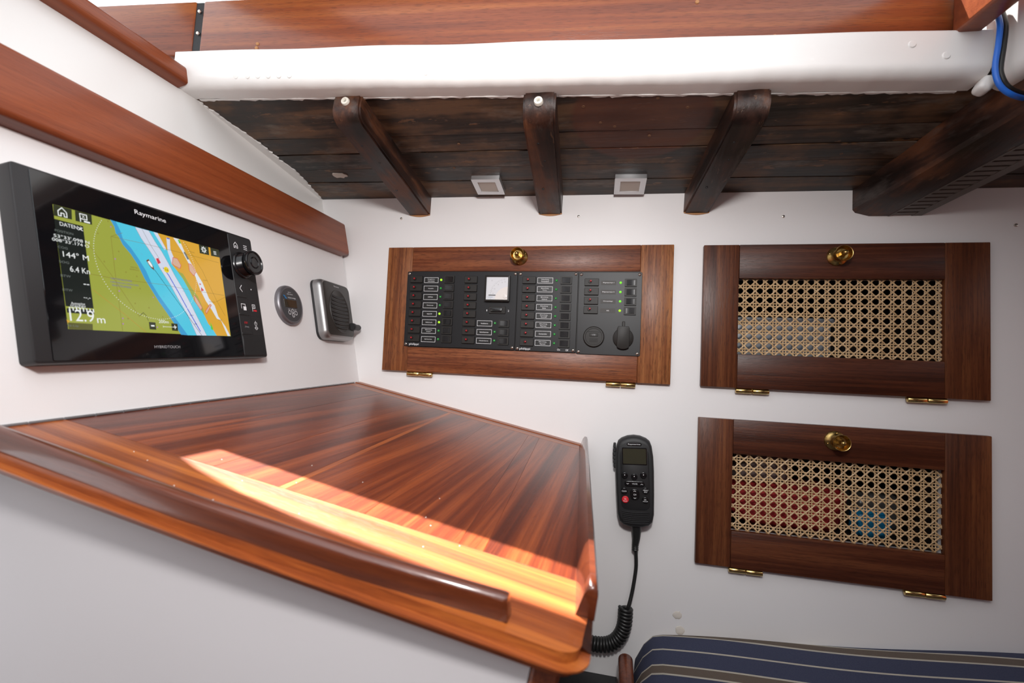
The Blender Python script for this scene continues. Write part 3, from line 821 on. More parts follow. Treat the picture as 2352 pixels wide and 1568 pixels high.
_led = MB().lathe([(.0023, 0), (.0022, .0008), (.0017, .0017), (.0009, .0022), (0, .0023)], (0, 0, 0), 14)
_swf = MB(); _swf.add([(x, y, z) for z in (0,) for (x, y) in rrect(-.0104, .0104, -.0072, .0072, .0006, 2)] + [(x, y, .0028) for (x, y) in rrect(-.0102, .0102, -.0070, .0070, .0006, 2)] + [(x, y, .0028) for (x, y) in rrect(-.0074, .0074, -.0050, .0050, .0006, 2)] + [(x, y, .0006) for (x, y) in rrect(-.0074, .0074, -.0050, .0050, .0006, 2)],
         [(r * 12 + i, r * 12 + (i + 1) % 12, (r + 1) * 12 + (i + 1) % 12, (r + 1) * 12 + i) for r in range(3) for i in range(12)] + [tuple(36 + i for i in range(12))])
def rocker(side):
    m = MB(); s = side
    pr = [(-.0070, .0010), (-.0070, .0046 if s < 0 else .0026), (-.0045, .0042 if s < 0 else .0027), (0, .0033), (.0045, .0027 if s < 0 else .0042), (.0070, .0026 if s < 0 else .0046), (.0070, .0010)]
    vs = [(x, -.0046, z) for x, z in pr] + [(x, .0046, z) for x, z in pr]; k = len(pr)
    m.add(vs, [(i, (i + 1) % k, k + (i + 1) % k, k + i) for i in range(k)] + [tuple(range(k - 1, -1, -1)), tuple(range(k, 2 * k))])
    return m
_scr = MB().lathe([(0, .0014), (.0014, .0013), (.0026, .0006), (.0029, 0)], (0, 0, 0), 16)
_scr.box(-.0016, .0016, -.0003, .0003, .0009, .00145, 0, 1); _scr.box(-.0003, .0003, -.0016, .0016, .0009, .00146, 0, 1)
_cache = {}
def sub(name, mbx, mats, parent, x, y, z=PF, rot=0.0, key=None):
    key = key or (id(mbx), str(mats))
    if key in _cache: o = _cache[key].copy(); COL.objects.link(o); o.parent = parent
    else: o = obj(name, mbx, mats, parent); _cache[key] = o
    o.matrix_basis = Matrix.Translation((x - SX, y - SZ, z)) @ Matrix.Rotation(rot, 4, 'Z')
    return o
_rk = {1: rocker(1), -1: rocker(-1)}
def label_part(parent, x, y, w, h, lines, boxed=True):
    m = MB()
    if boxed:
        m.box(-w / 2, w / 2, -h / 2, h / 2, 0, .0003, 0, 1); m.box(-w / 2 + .0006, w / 2 - .0006, -h / 2 + .0006, h / 2 - .0006, .0001, .00036, 0, 0)
    else:
        m.box(-w / 2, w / 2, -h / 2, h / 2, 0, .0003, 0, 0)
    for i, s in enumerate(lines):
        ww = min(w * .80, .00118 * len(s) + .0008) if boxed else min(w * .86, .00150 * len(s))
        yy = (0 if len(lines) == 1 else (.0017 if i == 0 else -.0017))
        m.text(s, 0, yy, .0006, ww, .0024 if len(s) > 3 else .0021, 1)
    o = obj('label_plate', m, [M['labelbg'] if boxed else M['labelgr'], M['print']], parent); o.matrix_basis = Matrix.Translation((x - SX, y - SZ, PF))
def plate(x0, x1, y0, y1):
    pl = MB(); pl.prism(rrect(x0 - SX, x1 - SX, y0 - SZ, y1 - SZ, .0025, 4), PZ, PF, 0, .0005, 1)
    o = obj('switch_plate', pl, M['panel'], sp)
    for (x, y, r) in ((x0 + .0042, y1 - .0042, .3), (x1 - .0045, y1 - .0042, .9), (x1 - .0045, y0 + .0042, .2), (x0 + .0042, y0 + .0042, .6)):
        sub('screw', _scr, [M['steel'], M['dark']], o, x, y, PF, r)
    return o
def texts(parent, items):
    m = MB()
    for s, x, y, w, h in items: m.text(s, x - SX, y - SZ, PF + .0003, w, h, 0)
    obj('lettering', m, M['print'], parent)
pitch = (.2077 - .0926) / 7
rows = [.2070 - pitch * i for i in range(8)]
p1_ = plate(.0985, .3203, .0762, .2228); p2_ = plate(.3216, .4330, .0756, .2228); p3_ = plate(.4343, .5452, .0738, .2221)
L1 = [['Navigations-', 'instrumente'], ['Autopilot'], ['UKW-Funk'], ['Wasserpumpe'], ['Radio/CD'], ['K\u00fchlschrank'], ['Beleuchtung', 'Kompass'], ['Sp\u00fclmaschine']]
on1 = {0, 4, 5}
for i, y in enumerate(rows):
    sub('breaker', _brk, M['bk'], p1_, .1192, y); sub('reset_button', _btn, M['red'], p1_, .1192, y)
    label_part(p1_, .1492, y - .0012, .0290, .0106, L1[i])
    sub('indicator_led', _led, M['ledy'] if i in on1 else M['ledoff'], p1_, .1695, y - .0005)
    sub('switch_frame', _swf, M['bk'], p1_, .1866, y + .0005); sub('rocker', _rk[1 if i in on1 else -1], M['bkg'], p1_, .1866, y + .0005, key=('rk', i in on1))
    sub('breaker', _brk, M['bk'], p1_, .2304, y); sub('reset_button', _btn, M['red'], p1_, .2304, y)
L2 = [['Hecklaterne'], ['Seitenlaternen'], ['Dampferlaterne']]
for i in range(3):
    y = .1250 - pitch * i
    label_part(p1_, .2607, y - .0008, .0293, .0106, L2[i]); sub('indicator_led', _led, M['ledoff'], p1_, .2811, y + .0003)
    sub('switch_frame', _swf, M['bk'], p1_, .2984, y); sub('rocker', _rk[-1], M['bkg'], p1_, .2984, y, key=('rk', False))
# volt meter
m = MB(); x0, x1, y0, y1 = .2596, .3075, .1656, .2146
fr = rrect(x0 - SX, x1 - SX, y0 - SZ, y1 - SZ, .001, 2); fi = rrect(x0 - SX + .0030, x1 - SX - .0030, y0 - SZ + .0030, y1 - SZ - .0030, .0006, 2)
k = len(fr); vs = [(p[0], p[1], PF) for p in fr] + [(p[0], p[1], PF + .0075) for p in fr] + [(p[0], p[1], PF + .0085) for p in fi] + [(p[0], p[1], PF + .003) for p in fi]
m.add(vs, [(r * k + i, r * k + (i + 1) % k, (r + 1) * k + (i + 1) % k, (r + 1) * k + i) for r in range(3) for i in range(k)])
vm = obj('voltmeter_frame', m, M['bk'], p1_)
m = MB(off=(SX, SZ, 0)); zf = PF + .0062
m.box(x0 + .003, x1 - .003, y0 + .003, y1 - .003, PF + .001, zf, 0, 0)
m.flat([(x1 - .003, y0 + .003), (x1 - .003, y0 + .0275)] + [(x1 - .003 - .0245 * math.sin(math.radians(90 * i / 12)), y0 + .003 + .0245 * math.cos(math.radians(90 * i / 12))) for i in range(1, 13)], zf + .0003, 1)
pvx, pvy = x1 - .006, y0 + .0115
for i in range(15):
    a = math.radians(176 - 78 * i / 14); r0 = .0315; r1 = r0 - (.0028 if i % 2 == 0 else .0016)
    m.line([(pvx + r0 * math.cos(a), pvy + r0 * math.sin(a)), (pvx + r1 * math.cos(a), pvy + r1 * math.sin(a))], .0004, zf + .0003, 2)
for s, a in (('8', 173), ('10', 152), ('12', 128), ('14', 110), ('16', 97)):
    r = .0255; a = math.radians(a); m.text(s, pvx + r * math.cos(a), pvy + r * math.sin(a), zf + .0003, None, .0020, 2)
m.text('V', x0 + .0135, y1 - .0100, zf + .0003, None, .0026, 2)
m.box(x0 + .0080, x0 + .0215, pvy - .0006, pvy + .0007, zf + .0002, zf + .0006, 0, 3)
m.text('philippi', x0 + .0120, pvy - .0036, zf + .0003, .0085, .0018, 4); m.text('0 - 16 V', x0 + .0105, pvy - .0068, zf + .0003, .0055, .0012, 2)
m.lathe([(.0038, 0), (.0038, .0007), (.0030, .0010), (0, .0010)], (x1 - .0085, y0 + .0095, zf), 18, 1)
obj('voltmeter_dial', m, [M['dial'], M['dialcover'], M['printg'], M['dark'], M['blue']], p1_)
m = MB(off=(SX, SZ, 0)); m.box(.2684, .3002, .1434, .1567, PF, PF + .0022, .0004); m.prism(rrect(.2712, .2972, .1456, .1546, .0030, 4), PF + .002, PF + .0030, 0); obj('selector_frame', m, M['bk'], p1_)
m = MB(off=(SX, SZ, 0)); m.prism(rrect(.2720, .2938, .1463, .1539, .0024, 4), PF + .002, PF + .0052, 0, .0006, 2); obj('selector_switch', m, M['bkg'], p1_)
texts(p1_, [('1', .2641, .1490, .0012, .0034), ('2', .3058, .1490, .0024, .0034), ('philippi', .1200, .0800, .0200, .0052)])
# second plate
L3 = [['Beleuchtung', 'Kartentisch'], ['Beleuchtung', 'Pantry'], ['Beleuchtung', 'Ambiente'], ['Beleuchtung', 'Salon'], ['Beleuchtung', 'Vorschiff'], ['Beleuchtung', 'Motorraum'], ['Deckstrahler'], ['Beleuchtung', 'Stauraum']]
for i in range(8):
    y = .2066 - pitch * i
    sub('breaker', _brk, M['bk'], p2_, .3432, y); sub('reset_button', _btn, M['red'], p2_, .3444, y)
    label_part(p2_, .3727, y - .0002, .0288, .0106, L3[i]); sub('indicator_led', _led, M['ledoff'], p2_, .3938, y - .0002)
    sub('switch_frame', _swf, M['bk'], p2_, .4117, y); sub('rocker', _rk[1], M['bkg'], p2_, .4117, y, key=('rk', True))
texts(p2_, [('philippi', .3400, .0790, .0200, .0050), ('On', .4025, .0800, .0052, .0032), ('Off', .4175, .0796, .0050, .0034)])
# third plate
pit3 = (.2032 - .1532) / 3
for i, s in enumerate((['Bilgenpumpe I'], ['Bilgenpumpe II'], ['Klimaanlage'], ['AIS'])):
    y = .2035 - pit3 * i
    sub('breaker', _brk, M['bk'], p3_, .4576, y); sub('reset_button', _btn, M['red'], p3_, .4590, y + .0008)
    label_part(p3_, .4873, y - .0006, .0263, .0078, s, False); sub('indicator_led', _led, M['ledy'] if i == 3 else M['ledon'], p3_, .5083, y - .0003)
    sub('switch_frame', _swf, M['bk'], p3_, .5259, y - .0005); sub('rocker', _rk[1 if i == 3 else -1], M['bkg'], p3_, .5259, y - .0005, key=('rk', i == 3))
m = MB(off=(SX, SZ, 0)); cx, cy = .4645, .1054
m.lathe([(.0186, PF), (.0186, PF + .003), (.0172, PF + .0042), (.0150, PF + .0042), (.0146, PF + .0030), (0, PF + .0032)], (cx, cy, 0), 40)
m.box(cx - .0075, cx + .0075, cy + .0008, cy + .0058, PF + .0030, PF + .0042, .0005)
for i in range(3): m.box(cx - .0075, cx + .0075, cy - .0040 - .0024 * i, cy - .0030 - .0024 * i, PF + .003, PF + .0040)
m.text('USB', cx, cy + .0034, PF + .0044, .0062, .0026, 1)
m.box(cx - .0135, cx - .0002 + .0135, cy + .0088, cy + .0098, PF + .003, PF + .0041)
tag(obj('usb_socket_cover', m, [M['bk'], M['printg']], p3_), 'round socket cover lettered USB')
m = MB(off=(SX, SZ, 0)); cx, cy = .5157, .1048
m.lathe([(.0178, PF), (.0178, PF + .0030), (.0168, PF + .0038), (0, PF + .0040)], (cx, cy, 0), 40)
m.prism([(cx - .0108, cy + .0165), (cx - .0088, cy + .0205), (cx + .0088, cy + .0205), (cx + .0108, cy + .0165), (cx + .0104, cy - .0150)] + [(cx + .0104 * math.cos(math.radians(a)), cy - .0150 - .0050 * math.sin(math.radians(a))) for a in range(20, 181, 20)], PF + .003, PF + .0072, 0, .0010, 2)
m.box(cx - .0024, cx + .0024, cy + .0195, cy + .0292, PF, PF + .0040, .0008)
tag(obj('lighter_socket_cap', m, M['bk'], p3_), 'round 12 volt socket with a hinged black cap')

# ================================================================== CHART PLOTTER
CHART_POLYS = {'screen': [(28.6, 140.6), (219.5, 140.0), (219.3, 27.9), (28.0, 29.7)], 'deep': [(79.7, 140.8), (82.9, 134.5), (83.5, 128.1), (86.1, 125.5), (89.2, 117.9), (96.7, 109.6), (103.1, 99.2), (108.4, 85.9), (115.0, 74.5), (121.8, 62.8), (129.0, 52.4), (137.1, 40.1), (144.1, 27.9), (153.2, 27.5), (139.9, 45.9), (130.2, 59.6), (122.9, 69.9), (116.1, 81.6), (111.4, 94.8), (104.9, 105.9), (97.7, 116.5), (90.3, 123.8), (89.0, 130.9), (85.2, 140.5)], 'cyan': [(85.2, 140.5), (89.0, 130.9), (90.3, 123.8), (97.7, 116.5), (104.9, 105.9), (111.4, 94.8), (116.1, 81.6), (122.9, 69.9), (130.2, 59.6), (139.9, 45.9), (153.2, 27.5), (196.0, 28.1), (190.7, 36.6), (185.1, 42.6), (181.3, 52.0), (177.1, 58.6), (169.2, 68.3), (164.1, 80.5), (157.2, 93.1), (150.8, 101.3), (144.3, 108.5), (142.6, 121.3), (138.6, 125.4), (134.3, 132.5), (132.0, 140.4)], 'orange': [(131.9, 140.2), (219.5, 140.0), (218.8, 28.3), (196.0, 28.1), (190.7, 36.6), (185.1, 42.6), (181.3, 52.0), (180.6, 60.7), (175.5, 74.1), (166.9, 85.1), (158.2, 99.2), (150.8, 101.3), (144.3, 108.5), (142.6, 121.3), (134.3, 132.5)], 'olive2': [(150.8, 101.3), (158.2, 99.2), (166.9, 85.1), (175.5, 74.1), (180.6, 60.7), (181.3, 52.0), (177.1, 58.6), (169.2, 68.3), (164.1, 80.5), (157.2, 93.1)], 'channel': [(105.3, 140.2), (110.7, 129.4), (116.9, 120.7), (123.1, 110.9), (129.2, 99.3), (139.3, 83.1), (147.9, 66.1), (157.0, 50.3), (165.4, 27.8), (180.3, 27.9), (173.2, 42.8), (164.9, 61.0), (155.9, 79.5), (146.8, 94.9), (140.5, 107.8), (134.1, 119.5), (126.9, 130.0), (121.2, 140.2)], 'basin1': [(126.7, 140.3), (131.9, 140.2), (140.3, 124.1), (137.8, 122.6)], 'basin2': [(142.4, 137.7), (147.0, 137.5), (145.7, 125.2), (150.4, 111.2), (145.1, 107.8), (141.7, 121.1)], 'dock': [(151.8, 139.9), (161.9, 125.3), (167.8, 114.4), (175.9, 98.5), (180.3, 83.4), (186.7, 70.0), (193.8, 60.0), (200.0, 49.6), (206.6, 47.3), (213.9, 28.2), (218.6, 28.3), (212.5, 40.3), (202.9, 52.5), (199.5, 65.9), (191.9, 74.1), (185.2, 92.8), (180.4, 100.1), (173.6, 112.0), (164.8, 126.7), (159.6, 140.1)], 'cornerorange': [(27.6, 38.0), (30.2, 36.9), (28.3, 34.5)], 'sidebar': [(28.2, 127.3), (52.2, 126.9), (51.8, 49.6), (28.3, 49.8)], 'tape': [(28.8, 48.1), (52.0, 48.2), (51.7, 43.8), (28.7, 44.1)], 'foot': [(28.4, 35.4), (49.1, 35.2), (48.6, 29.4), (28.2, 29.8)], 'ic_home': [(28.8, 140.4), (43.9, 140.2), (43.1, 130.6), (28.3, 130.2)], 'ic_wp': [(46.7, 140.3), (61.4, 140.3), (60.8, 130.5), (46.1, 130.3)], 'ic_helm': [(187.7, 139.9), (202.5, 140.1), (202.0, 129.5), (187.4, 129.1)], 'ic_menu': [(205.5, 140.0), (219.5, 139.8), (219.1, 129.9), (205.2, 129.4)], 'ic_minus': [(106.2, 40.2), (113.7, 40.0), (113.6, 32.3), (106.1, 32.5)], 'ic_plus': [(133.1, 40.2), (141.0, 40.0), (140.6, 31.9), (132.9, 32.2)], 'red1': [(125.3, 110.6), (128.4, 111.7), (130.7, 106.8), (126.9, 104.8)], 'red2': [(147.4, 116.1), (153.1, 115.9), (157.2, 108.8), (155.2, 104.9), (147.8, 106.6), (145.3, 108.6)], 'red3': [(168.1, 112.8), (172.0, 112.4), (177.5, 104.0), (173.4, 99.0), (168.1, 104.2)], 'red4': [(169.4, 75.5), (173.0, 72.1), (179.3, 61.4), (176.6, 58.2), (170.2, 68.0)], 'red5': [(180.2, 91.2), (183.0, 90.4), (180.6, 88.7)], 'red6': [(182.0, 86.7), (186.1, 83.2), (181.5, 81.4)], 'red7': [(183.3, 57.4), (192.2, 67.0), (194.2, 65.7), (184.5, 54.3)], 'green1': [(157.5, 139.2), (159.8, 139.1), (161.5, 135.1), (159.1, 134.9)], 'green2': [(188.8, 44.5), (191.1, 38.4), (191.6, 34.9), (188.3, 35.7)], 'grey1': [(163.2, 125.9), (165.7, 126.0), (170.1, 118.3), (167.5, 117.5)], 'bluebar': [(143.0, 137.8), (146.7, 137.7), (146.3, 136.6), (142.6, 136.6)]}
CHART_LINES = {'course': ([(132.8, 101.5), (138.4, 94.4), (149.3, 74.5), (158.2, 57.1), (171.5, 32.8)], 'blue', 1.1), 'heading': ([(121.6, 97.7), (145.8, 65.1), (172.8, 28.0)], 'black', 0.45), 'cwline': ([(105.3, 140.2), (110.7, 129.4), (116.9, 120.7), (123.1, 110.9), (129.2, 99.3), (139.3, 83.1), (147.9, 66.1), (157.0, 50.3), (165.4, 27.8)], 'grey', 0.3), 'celine': ([(121.2, 140.2), (126.9, 130.0), (134.1, 119.5), (140.5, 107.8), (146.8, 94.9), (155.9, 79.5), (164.9, 61.0), (173.2, 42.8), (180.3, 27.9)], 'grey', 0.3), 'cmid': ([(112.8, 140.6), (121.5, 123.2), (129.3, 111.3)], 'grey', 0.35), 'g1': ([(77.8, 123.5), (115.8, 124.3), (167.3, 123.8), (217.0, 122.6)], 'brown', 0.3), 'g2': ([(51.7, 82.2), (77.1, 81.2), (128.4, 82.5), (168.3, 81.0), (217.7, 80.6)], 'brown', 0.3), 'g3': ([(77.8, 123.5), (77.1, 86.2), (76.9, 29.5)], 'brown', 0.3), 'g4': ([(52.9, 113.7), (73.2, 84.2), (96.8, 44.7)], 'brown', 0.3), 'g5': ([(77.8, 123.5), (90.4, 130.1)], 'brown', 0.3), 'g6': ([(53.5, 67.6), (81.1, 46.5), (101.7, 29.3)], 'orangeline', 0.3), 'r1': ([(165.8, 138.9), (187.8, 107.4), (204.1, 71.7), (214.2, 54.2)], 'brown', 0.35), 'r2': ([(219.8, 78.9), (202.7, 70.7)], 'brown', 0.3), 'pier': ([(97.0, 46.2), (101.5, 49.5), (104.3, 46.7), (106.0, 41.5)], 'black', 0.45), 'w1': ([(79.7, 140.8), (82.9, 134.5), (83.5, 128.1), (86.1, 125.5), (89.2, 117.9), (96.7, 109.6), (103.1, 99.2), (108.4, 85.9), (115.0, 74.5), (121.8, 62.8), (129.0, 52.4), (137.1, 40.1), (144.1, 27.9)], 'blueline', 0.3)}
CHART_TEXTS = [('DATEN 1', (41.1, 124.1), 'w', 18), ('x', (49.4, 123.6), 'w', 5), ('POSITION', (34.9, 117.0), 'g', 15), ("53°33'.098 N", (40.9, 112.2), 'w', 30), ("008°33'.174 O", (39.8, 108.5), 'w', 31), ('COG', (32.0, 102.4), 'g', 8), ('144° M', (42.4, 96.9), 'w', 22), ('SOG', (31.6, 89.3), 'g', 8), ('6.4 Kn', (44.2, 84.2), 'w', 17), ('BTW', (31.5, 76.9), 'g', 8), ('--', (48.2, 71.6), 'w', 5), ('DTW', (31.5, 64.4), 'g', 8), ('--.-', (47.2, 58.5), 'w', 6), ('Autopilot', (38.7, 52.6), 'w', 12), ('STANDBY', (38.5, 50.0), 'w', 13), ('200m', (123.8, 41.4), 'w2', 12), ('12.9m', (43.8, 41.0), 'big', 37), ('NATIONALPARK', (82.9, 80.9), 'p', 22), ('NIEDERSÄCHSISCHES', (85.7, 77.7), 'p', 29), ('WATTENMEER', (82.0, 74.3), 'p', 20), ('N-Up', (32.2, 32.5), 'g', 9), ('16', (136.9, 100.0), 'k', 3.4), ('-', (110.1, 36.3), 'w', 4), ('+', (137.0, 36.1), 'w', 4.5)]

mfd = thing('chart_plotter', 'black chart plotter showing a colourful nautical chart on its screen', 'chart plotter', at(NAV, -.5755, .0545, 0))
K = .001
m = MB(); m.prism(rrect(0, .286, 0, .1695, .004, 4), .0, .0145, 0, .0015, 2); obj('housing', m, M['black'], mfd)
m = MB(); m.prism(rrect(.0135, .2390, .0020, .1675, .0015, 3), .0144, .0152, 0, .0003, 1); obj('screen_glass', m, M['glass'], mfd)
m = MB(); m.prism(rrect(.2400, .2835, .0020, .1675, .003, 3), .0143, .0150, 0, .0004, 1); kp = obj('keypad', m, M['blackm'], mfd)
# chart
cols = dict(green=(.33, .365, .055), deep=(.05, .33, .62), cyan=(.085, .56, .74), orange=(.68, .36, .035), pale=(.64, .68, .80), dock=(.70, .73, .78), side=(.010, .014, .012), icon=(.030, .036, .018), white=(.85, .87, .86), grey=(.16, .18, .17), red=(.62, .05, .07), gr2=(.10, .55, .06), black=(.01, .012, .015), blue=(.045, .10, .62), brown=(.22, .15, .03), orl=(.55, .22, .04), purple=(.17, .15, .33), yellow=(.80, .62, .03), foot=(.10, .10, .02), hull=(.16, .06, .02), violet=(.45, .15, .55), cyline=(.12, .40, .62), rose=(.66, .42, .30))
names = list(cols); ci = {k: i for i, k in enumerate(names)}
cm = []
for k in names:
    q = NT('screen_' + k); q.set(Base_Color=(0.004, 0.004, 0.004, 1), Roughness=.12, Emission_Color=(*cols[k], 1), Emission_Strength=1.0); cm.append(q.mat)
m = MB(k=K)
polymat = dict(screen='green', deep='deep', cyan='cyan', orange='orange', olive2='green', channel='pale', basin1='pale', basin2='pale', dock='dock', cornerorange='orange', sidebar='side', tape='side', foot='foot', ic_home='icon', ic_wp='icon', ic_helm='icon', ic_menu='icon', ic_minus='icon', ic_plus='icon', red1='red', red2='rose', red3='rose', red4='rose', red5='red', red6='red', red7='rose', green1='gr2', green2='gr2', grey1='grey', bluebar='blue')
z = 15.25
for i, (k, poly) in enumerate(CHART_POLYS.items()):
    late = k.startswith(('side', 'tape', 'foot', 'ic_'))
    m.flat(poly[::-1] if sum((poly[j][0] * poly[(j + 1) % len(poly)][1] - poly[(j + 1) % len(poly)][0] * poly[j][1]) for j in range(len(poly))) < 0 else poly, z + (.30 if late else .005 * i), ci[polymat[k]])
lm = dict(blue='blue', black='black', grey='grey', brown='brown', orangeline='orl', blueline='cyline')
for k_ in ('red2', 'red3', 'red4', 'red7'): m.line(CHART_POLYS[k_] + CHART_POLYS[k_][:1], .55, z + .21, ci['red'])
for pts, c, w in CHART_LINES.values(): m.line(pts, w, z + .20, ci[lm[c]])
# range ring
rc = (118.0, 102.7); rr = 58.8
for i in range(150):
    a = 2 * math.pi * i / 150
    p = (rc[0] + rr * math.cos(a), rc[1] + rr * math.sin(a))
    if 30 < p[0] < 217 and 29.5 < p[1] < 139: m.flat(circ(p[0], p[1], .42, 6), z + .22, ci['white'])
for p in [(79.1, 133.5), (79.1, 101.3), (78.8, 69.3), (115.6, 67.1), (78.7, 42.1), (78.2, 36.8), (115.5, 35.1)]: m.flat(circ(p[0], p[1], .7, 8), z + .22, ci['violet'])
for p in [(83.9, 109.9), (67.9, 96.7), (88.6, 89.8), (99.8, 87.1), (101.6, 74.8), (94.1, 58.6), (108.8, 55.4), (123.7, 46.8), (84.2, 42.4), (77.0, 138.7), (65.3, 123.6)]: m.text('6', p[0], p[1], z + .22, 1.4, 1.6, ci['brown'])
for p in [(103.0, 115.4), (108.7, 112.0), (127.5, 94.3), (127.4, 87.9), (128.9, 80.1), (128.1, 69.2), (125.0, 60.7), (153.3, 105.1), (154.8, 78.5)]: m.text('12', p[0], p[1], z + .22, 2.0, 1.5, ci['cyline'])
for p, s in [((98, 96), 'REEDE VON'), ((98, 93.6), 'BREMERHAVEN'), ((176, 128), 'SCHLEUSE'), ((190, 96), 'COLUMBUS'), ((196, 70), 'KAISERHAFEN'), ((166, 41), 'WESER'), ((205, 48), 'GERMANY'), ((162, 51), 'GEESTE')]: m.text(s, p[0], p[1], z + .22, .85 * len(s), 1.3, ci['brown'] if p[0] > 170 or p[1] > 90 else ci['black'])
# own ship
def rotp(pts, c, a):
    ca, sa = math.cos(a), math.sin(a); return [(c[0] + x * ca - y * sa, c[1] + x * sa + y * ca) for x, y in pts]
ship = [(0, 7.4), (1.7, 4.0), (2.1, 0), (1.8, -5.0), (-1.8, -5.0), (-2.1, 0), (-1.7, 4.0)]
ang = math.radians(180 + 33)
m.flat(rotp(ship, (117.2, 103.0), ang), z + .24, ci['hull']); m.flat(rotp([(x * .72, y * .62) for x, y in ship], (117.2, 103.3), ang), z + .26, ci['white'])
m.flat(circ(136.5, 100.1, 3.3, 18), z + .24, ci['yellow'])
tm = dict(w='white', g='grey', w2='white', big='white', p='purple', k='black')
for s, p, c, w in CHART_TEXTS:
    if s == '12.9m':
        m.text('12.9', p[0] - 3.0, p[1] + 1.2, z + .36, 21, 10.5, ci['white']); m.text('m', p[0] + 13.5, p[1] - 2.4, z + .36, 7.5, 4.6, ci['white'])
    else:
        h = {'p': 2.0, 'g': 2.0}.get(c, None)
        if s in ('-', '--', '--.-'): h = None
        elif s in ('144\u00b0 M', '6.4 Kn'): h = 5.2
        elif h is None: h = 3.4 if s in ('DATEN 1', '200m') else (2.9 if c == 'w' else 2.4)
        if s == '+': h = 4.5
        if s == 'x': h = 3.0
        m.text(s, p[0], p[1], z + .40, w, h, ci[tm[c]])
for i in range(8):
    x = 30.5 + i * 2.9; y = 46.2 - i * .05; m.flat([(x, y), (x + 1.0, y), (x + 1.0, y + 3.2), (x, y + 3.2)], z + .40, ci['white'])
def house(mm, cx, cy, s, zz, mat, w):
    P_ = [(-.5, -.5), (-.5, .1), (0, .62), (.5, .1), (.5, -.5), (.18, -.5), (.18, -.1), (-.18, -.1), (-.18, -.5), (-.5, -.5)]
    mm.line([(cx + x * s, cy + y * s) for x, y in P_], w, zz, mat)
house(m, 35.5, 135.0, 7.0, z + .40, ci['white'], .8)
m.line([(50.5, 131), (50.5, 138.5), (56.5, 138.5), (56.5, 133.8), (50.5, 133.8)], .8, z + .40, ci['white']); m.text('X', 53.5, 136.2, z + .4, 2.6, 2.8, ci['white']); m.line([(54, 131.8), (58.5, 131.8)], 1.6, z + .40, ci['white'])
for i in range(8):
    a = math.pi * i / 4; m.line([(194.4 + 1.2 * math.cos(a), 134.8 + 1.2 * math.sin(a)), (194.4 + 4.2 * math.cos(a), 134.8 + 4.2 * math.sin(a))], .6, z + .4, ci['white'])
cc = circ(194.4, 134.8, 2.9, 16); m.line(cc + [cc[0]], .7, z + .4, ci['white'])
for dy in (-1.7, 0, 1.7): m.line([(210.0, 134.3 + dy), (214.0, 134.3 + dy)], .7, z + .4, ci['white'])
m.line([(122.5, 36), (138, 36)], .4, z + .4, ci['white']); m.line([(122.5, 35.2), (122.5, 37)], .4, z + .4, ci['white']); m.line([(138, 35.2), (138, 37)], .4, z + .4, ci['white'])
tag(obj('chart_display', m, cm, mfd, smooth=0), 'lit nautical chart with green land, blue water and a dark data bar')
# lettering and keys
m = MB(k=K); m.text('Raymarine', 126.0, 156.5, 15.5, 37.5, 6.2, 0); obj('maker_lettering', m, M['print'], mfd)
m = MB(k=K); m.text('HYBRIDTOUCH', 124.6, 14.2, 15.5, 31.5, 2.9, 0); obj('model_lettering', m, M['printg'], mfd)
def sym(fn, mats):
    m = MB(k=K); fn(m); obj('key_symbol', m, mats, kp, smooth=0)
P3 = [M['print'], M['redkey'], M['printg']]
sym(lambda m: house(m, 252.2, 153.2, 7.0, 15.3, 0, .9), P3)
sym(lambda m: [m.line([(267.4, 153.5 + dy), (273.6, 153.5 + dy)], .9, 15.3, 0) for dy in (-2.6, 0, 2.6)], P3)
sym(lambda m: m.line([(252.4, 98.4), (248.6, 94.0), (252.4, 89.6)], .9, 15.3, 0), P3)
sym(lambda m: m.flat(circ(270.2, 94.6, 1.0, 12), 15.3, 0), P3)
sym(lambda m: m.line([(246.6, 66.6), (246.6, 72.6), (254.0, 72.6), (254.0, 69.6)], .8, 15.3, 0).flat([(250.0, 64.2), (255.4, 64.2), (255.4, 69.4), (250.0, 69.4)], 15.3, 0), P3)
sym(lambda m: m.line([(267.6, 63.8), (267.6, 73.2), (273.0, 73.2), (273.0, 68.2), (267.6, 68.2)], .8, 15.3, 0).text('x', 270.3, 70.7, 15.3, 2.6, 2.6, 0).line([(270.0, 65.0), (275.0, 65.0)], 2.2, 15.3, 1), P3)
sym(lambda m: m.text('STBY', 251.0, 47.2, 15.3, 6.6, 2.8, 1).text('(Auto)', 251.4, 41.6, 15.3, 7.4, 2.8, 2), P3)
pc = [(269.7 + 2.4 * math.cos(math.radians(a)), 46.6 + 2.4 * math.sin(math.radians(a))) for a in range(115, 426, 20)]
cc = circ(269.9, 40.6, 2.2, 14)
sym(lambda m: m.line(pc, .7, 15.3, 0).line([(269.7, 46.6), (269.7, 50.2)], .7, 15.3, 0).line(cc + [cc[0]], .7, 15.3, 0).line([(266.6, 40.6), (273.2, 40.6)], .6, 15.3, 0), P3)
def ridge(*b): obj('key_ridge', MB(k=K).box(*b), M['black'], kp)
for y in (80.7, 56.8, 30.5): ridge(240.5, 283, y - .6, y + .6, 14.6, 15.12, .2); ridge(241, 259.5, y + .8, y + 3.2, 14.6, 15.6, .3)
ridge(261.6, 262.5, 30.5, 100, 14.6, 15.1); ridge(261.4, 262.8, 147, 164.5, 14.6, 15.15)
obj('card_door', MB(k=K).box(240.8, 282.5, 3.0, 29.0, 14.6, 15.5, .5), M['black'], kp)
m = MB(); c = (.2592, .1268, 0)
m.lathe([(.0178, .0148), (.0182, .0165), (.0172, .0180), (.0160, .0186)], c, 40)
obj('knob_collar', m, M['bkg'], mfd)
m = MB(); pr = []
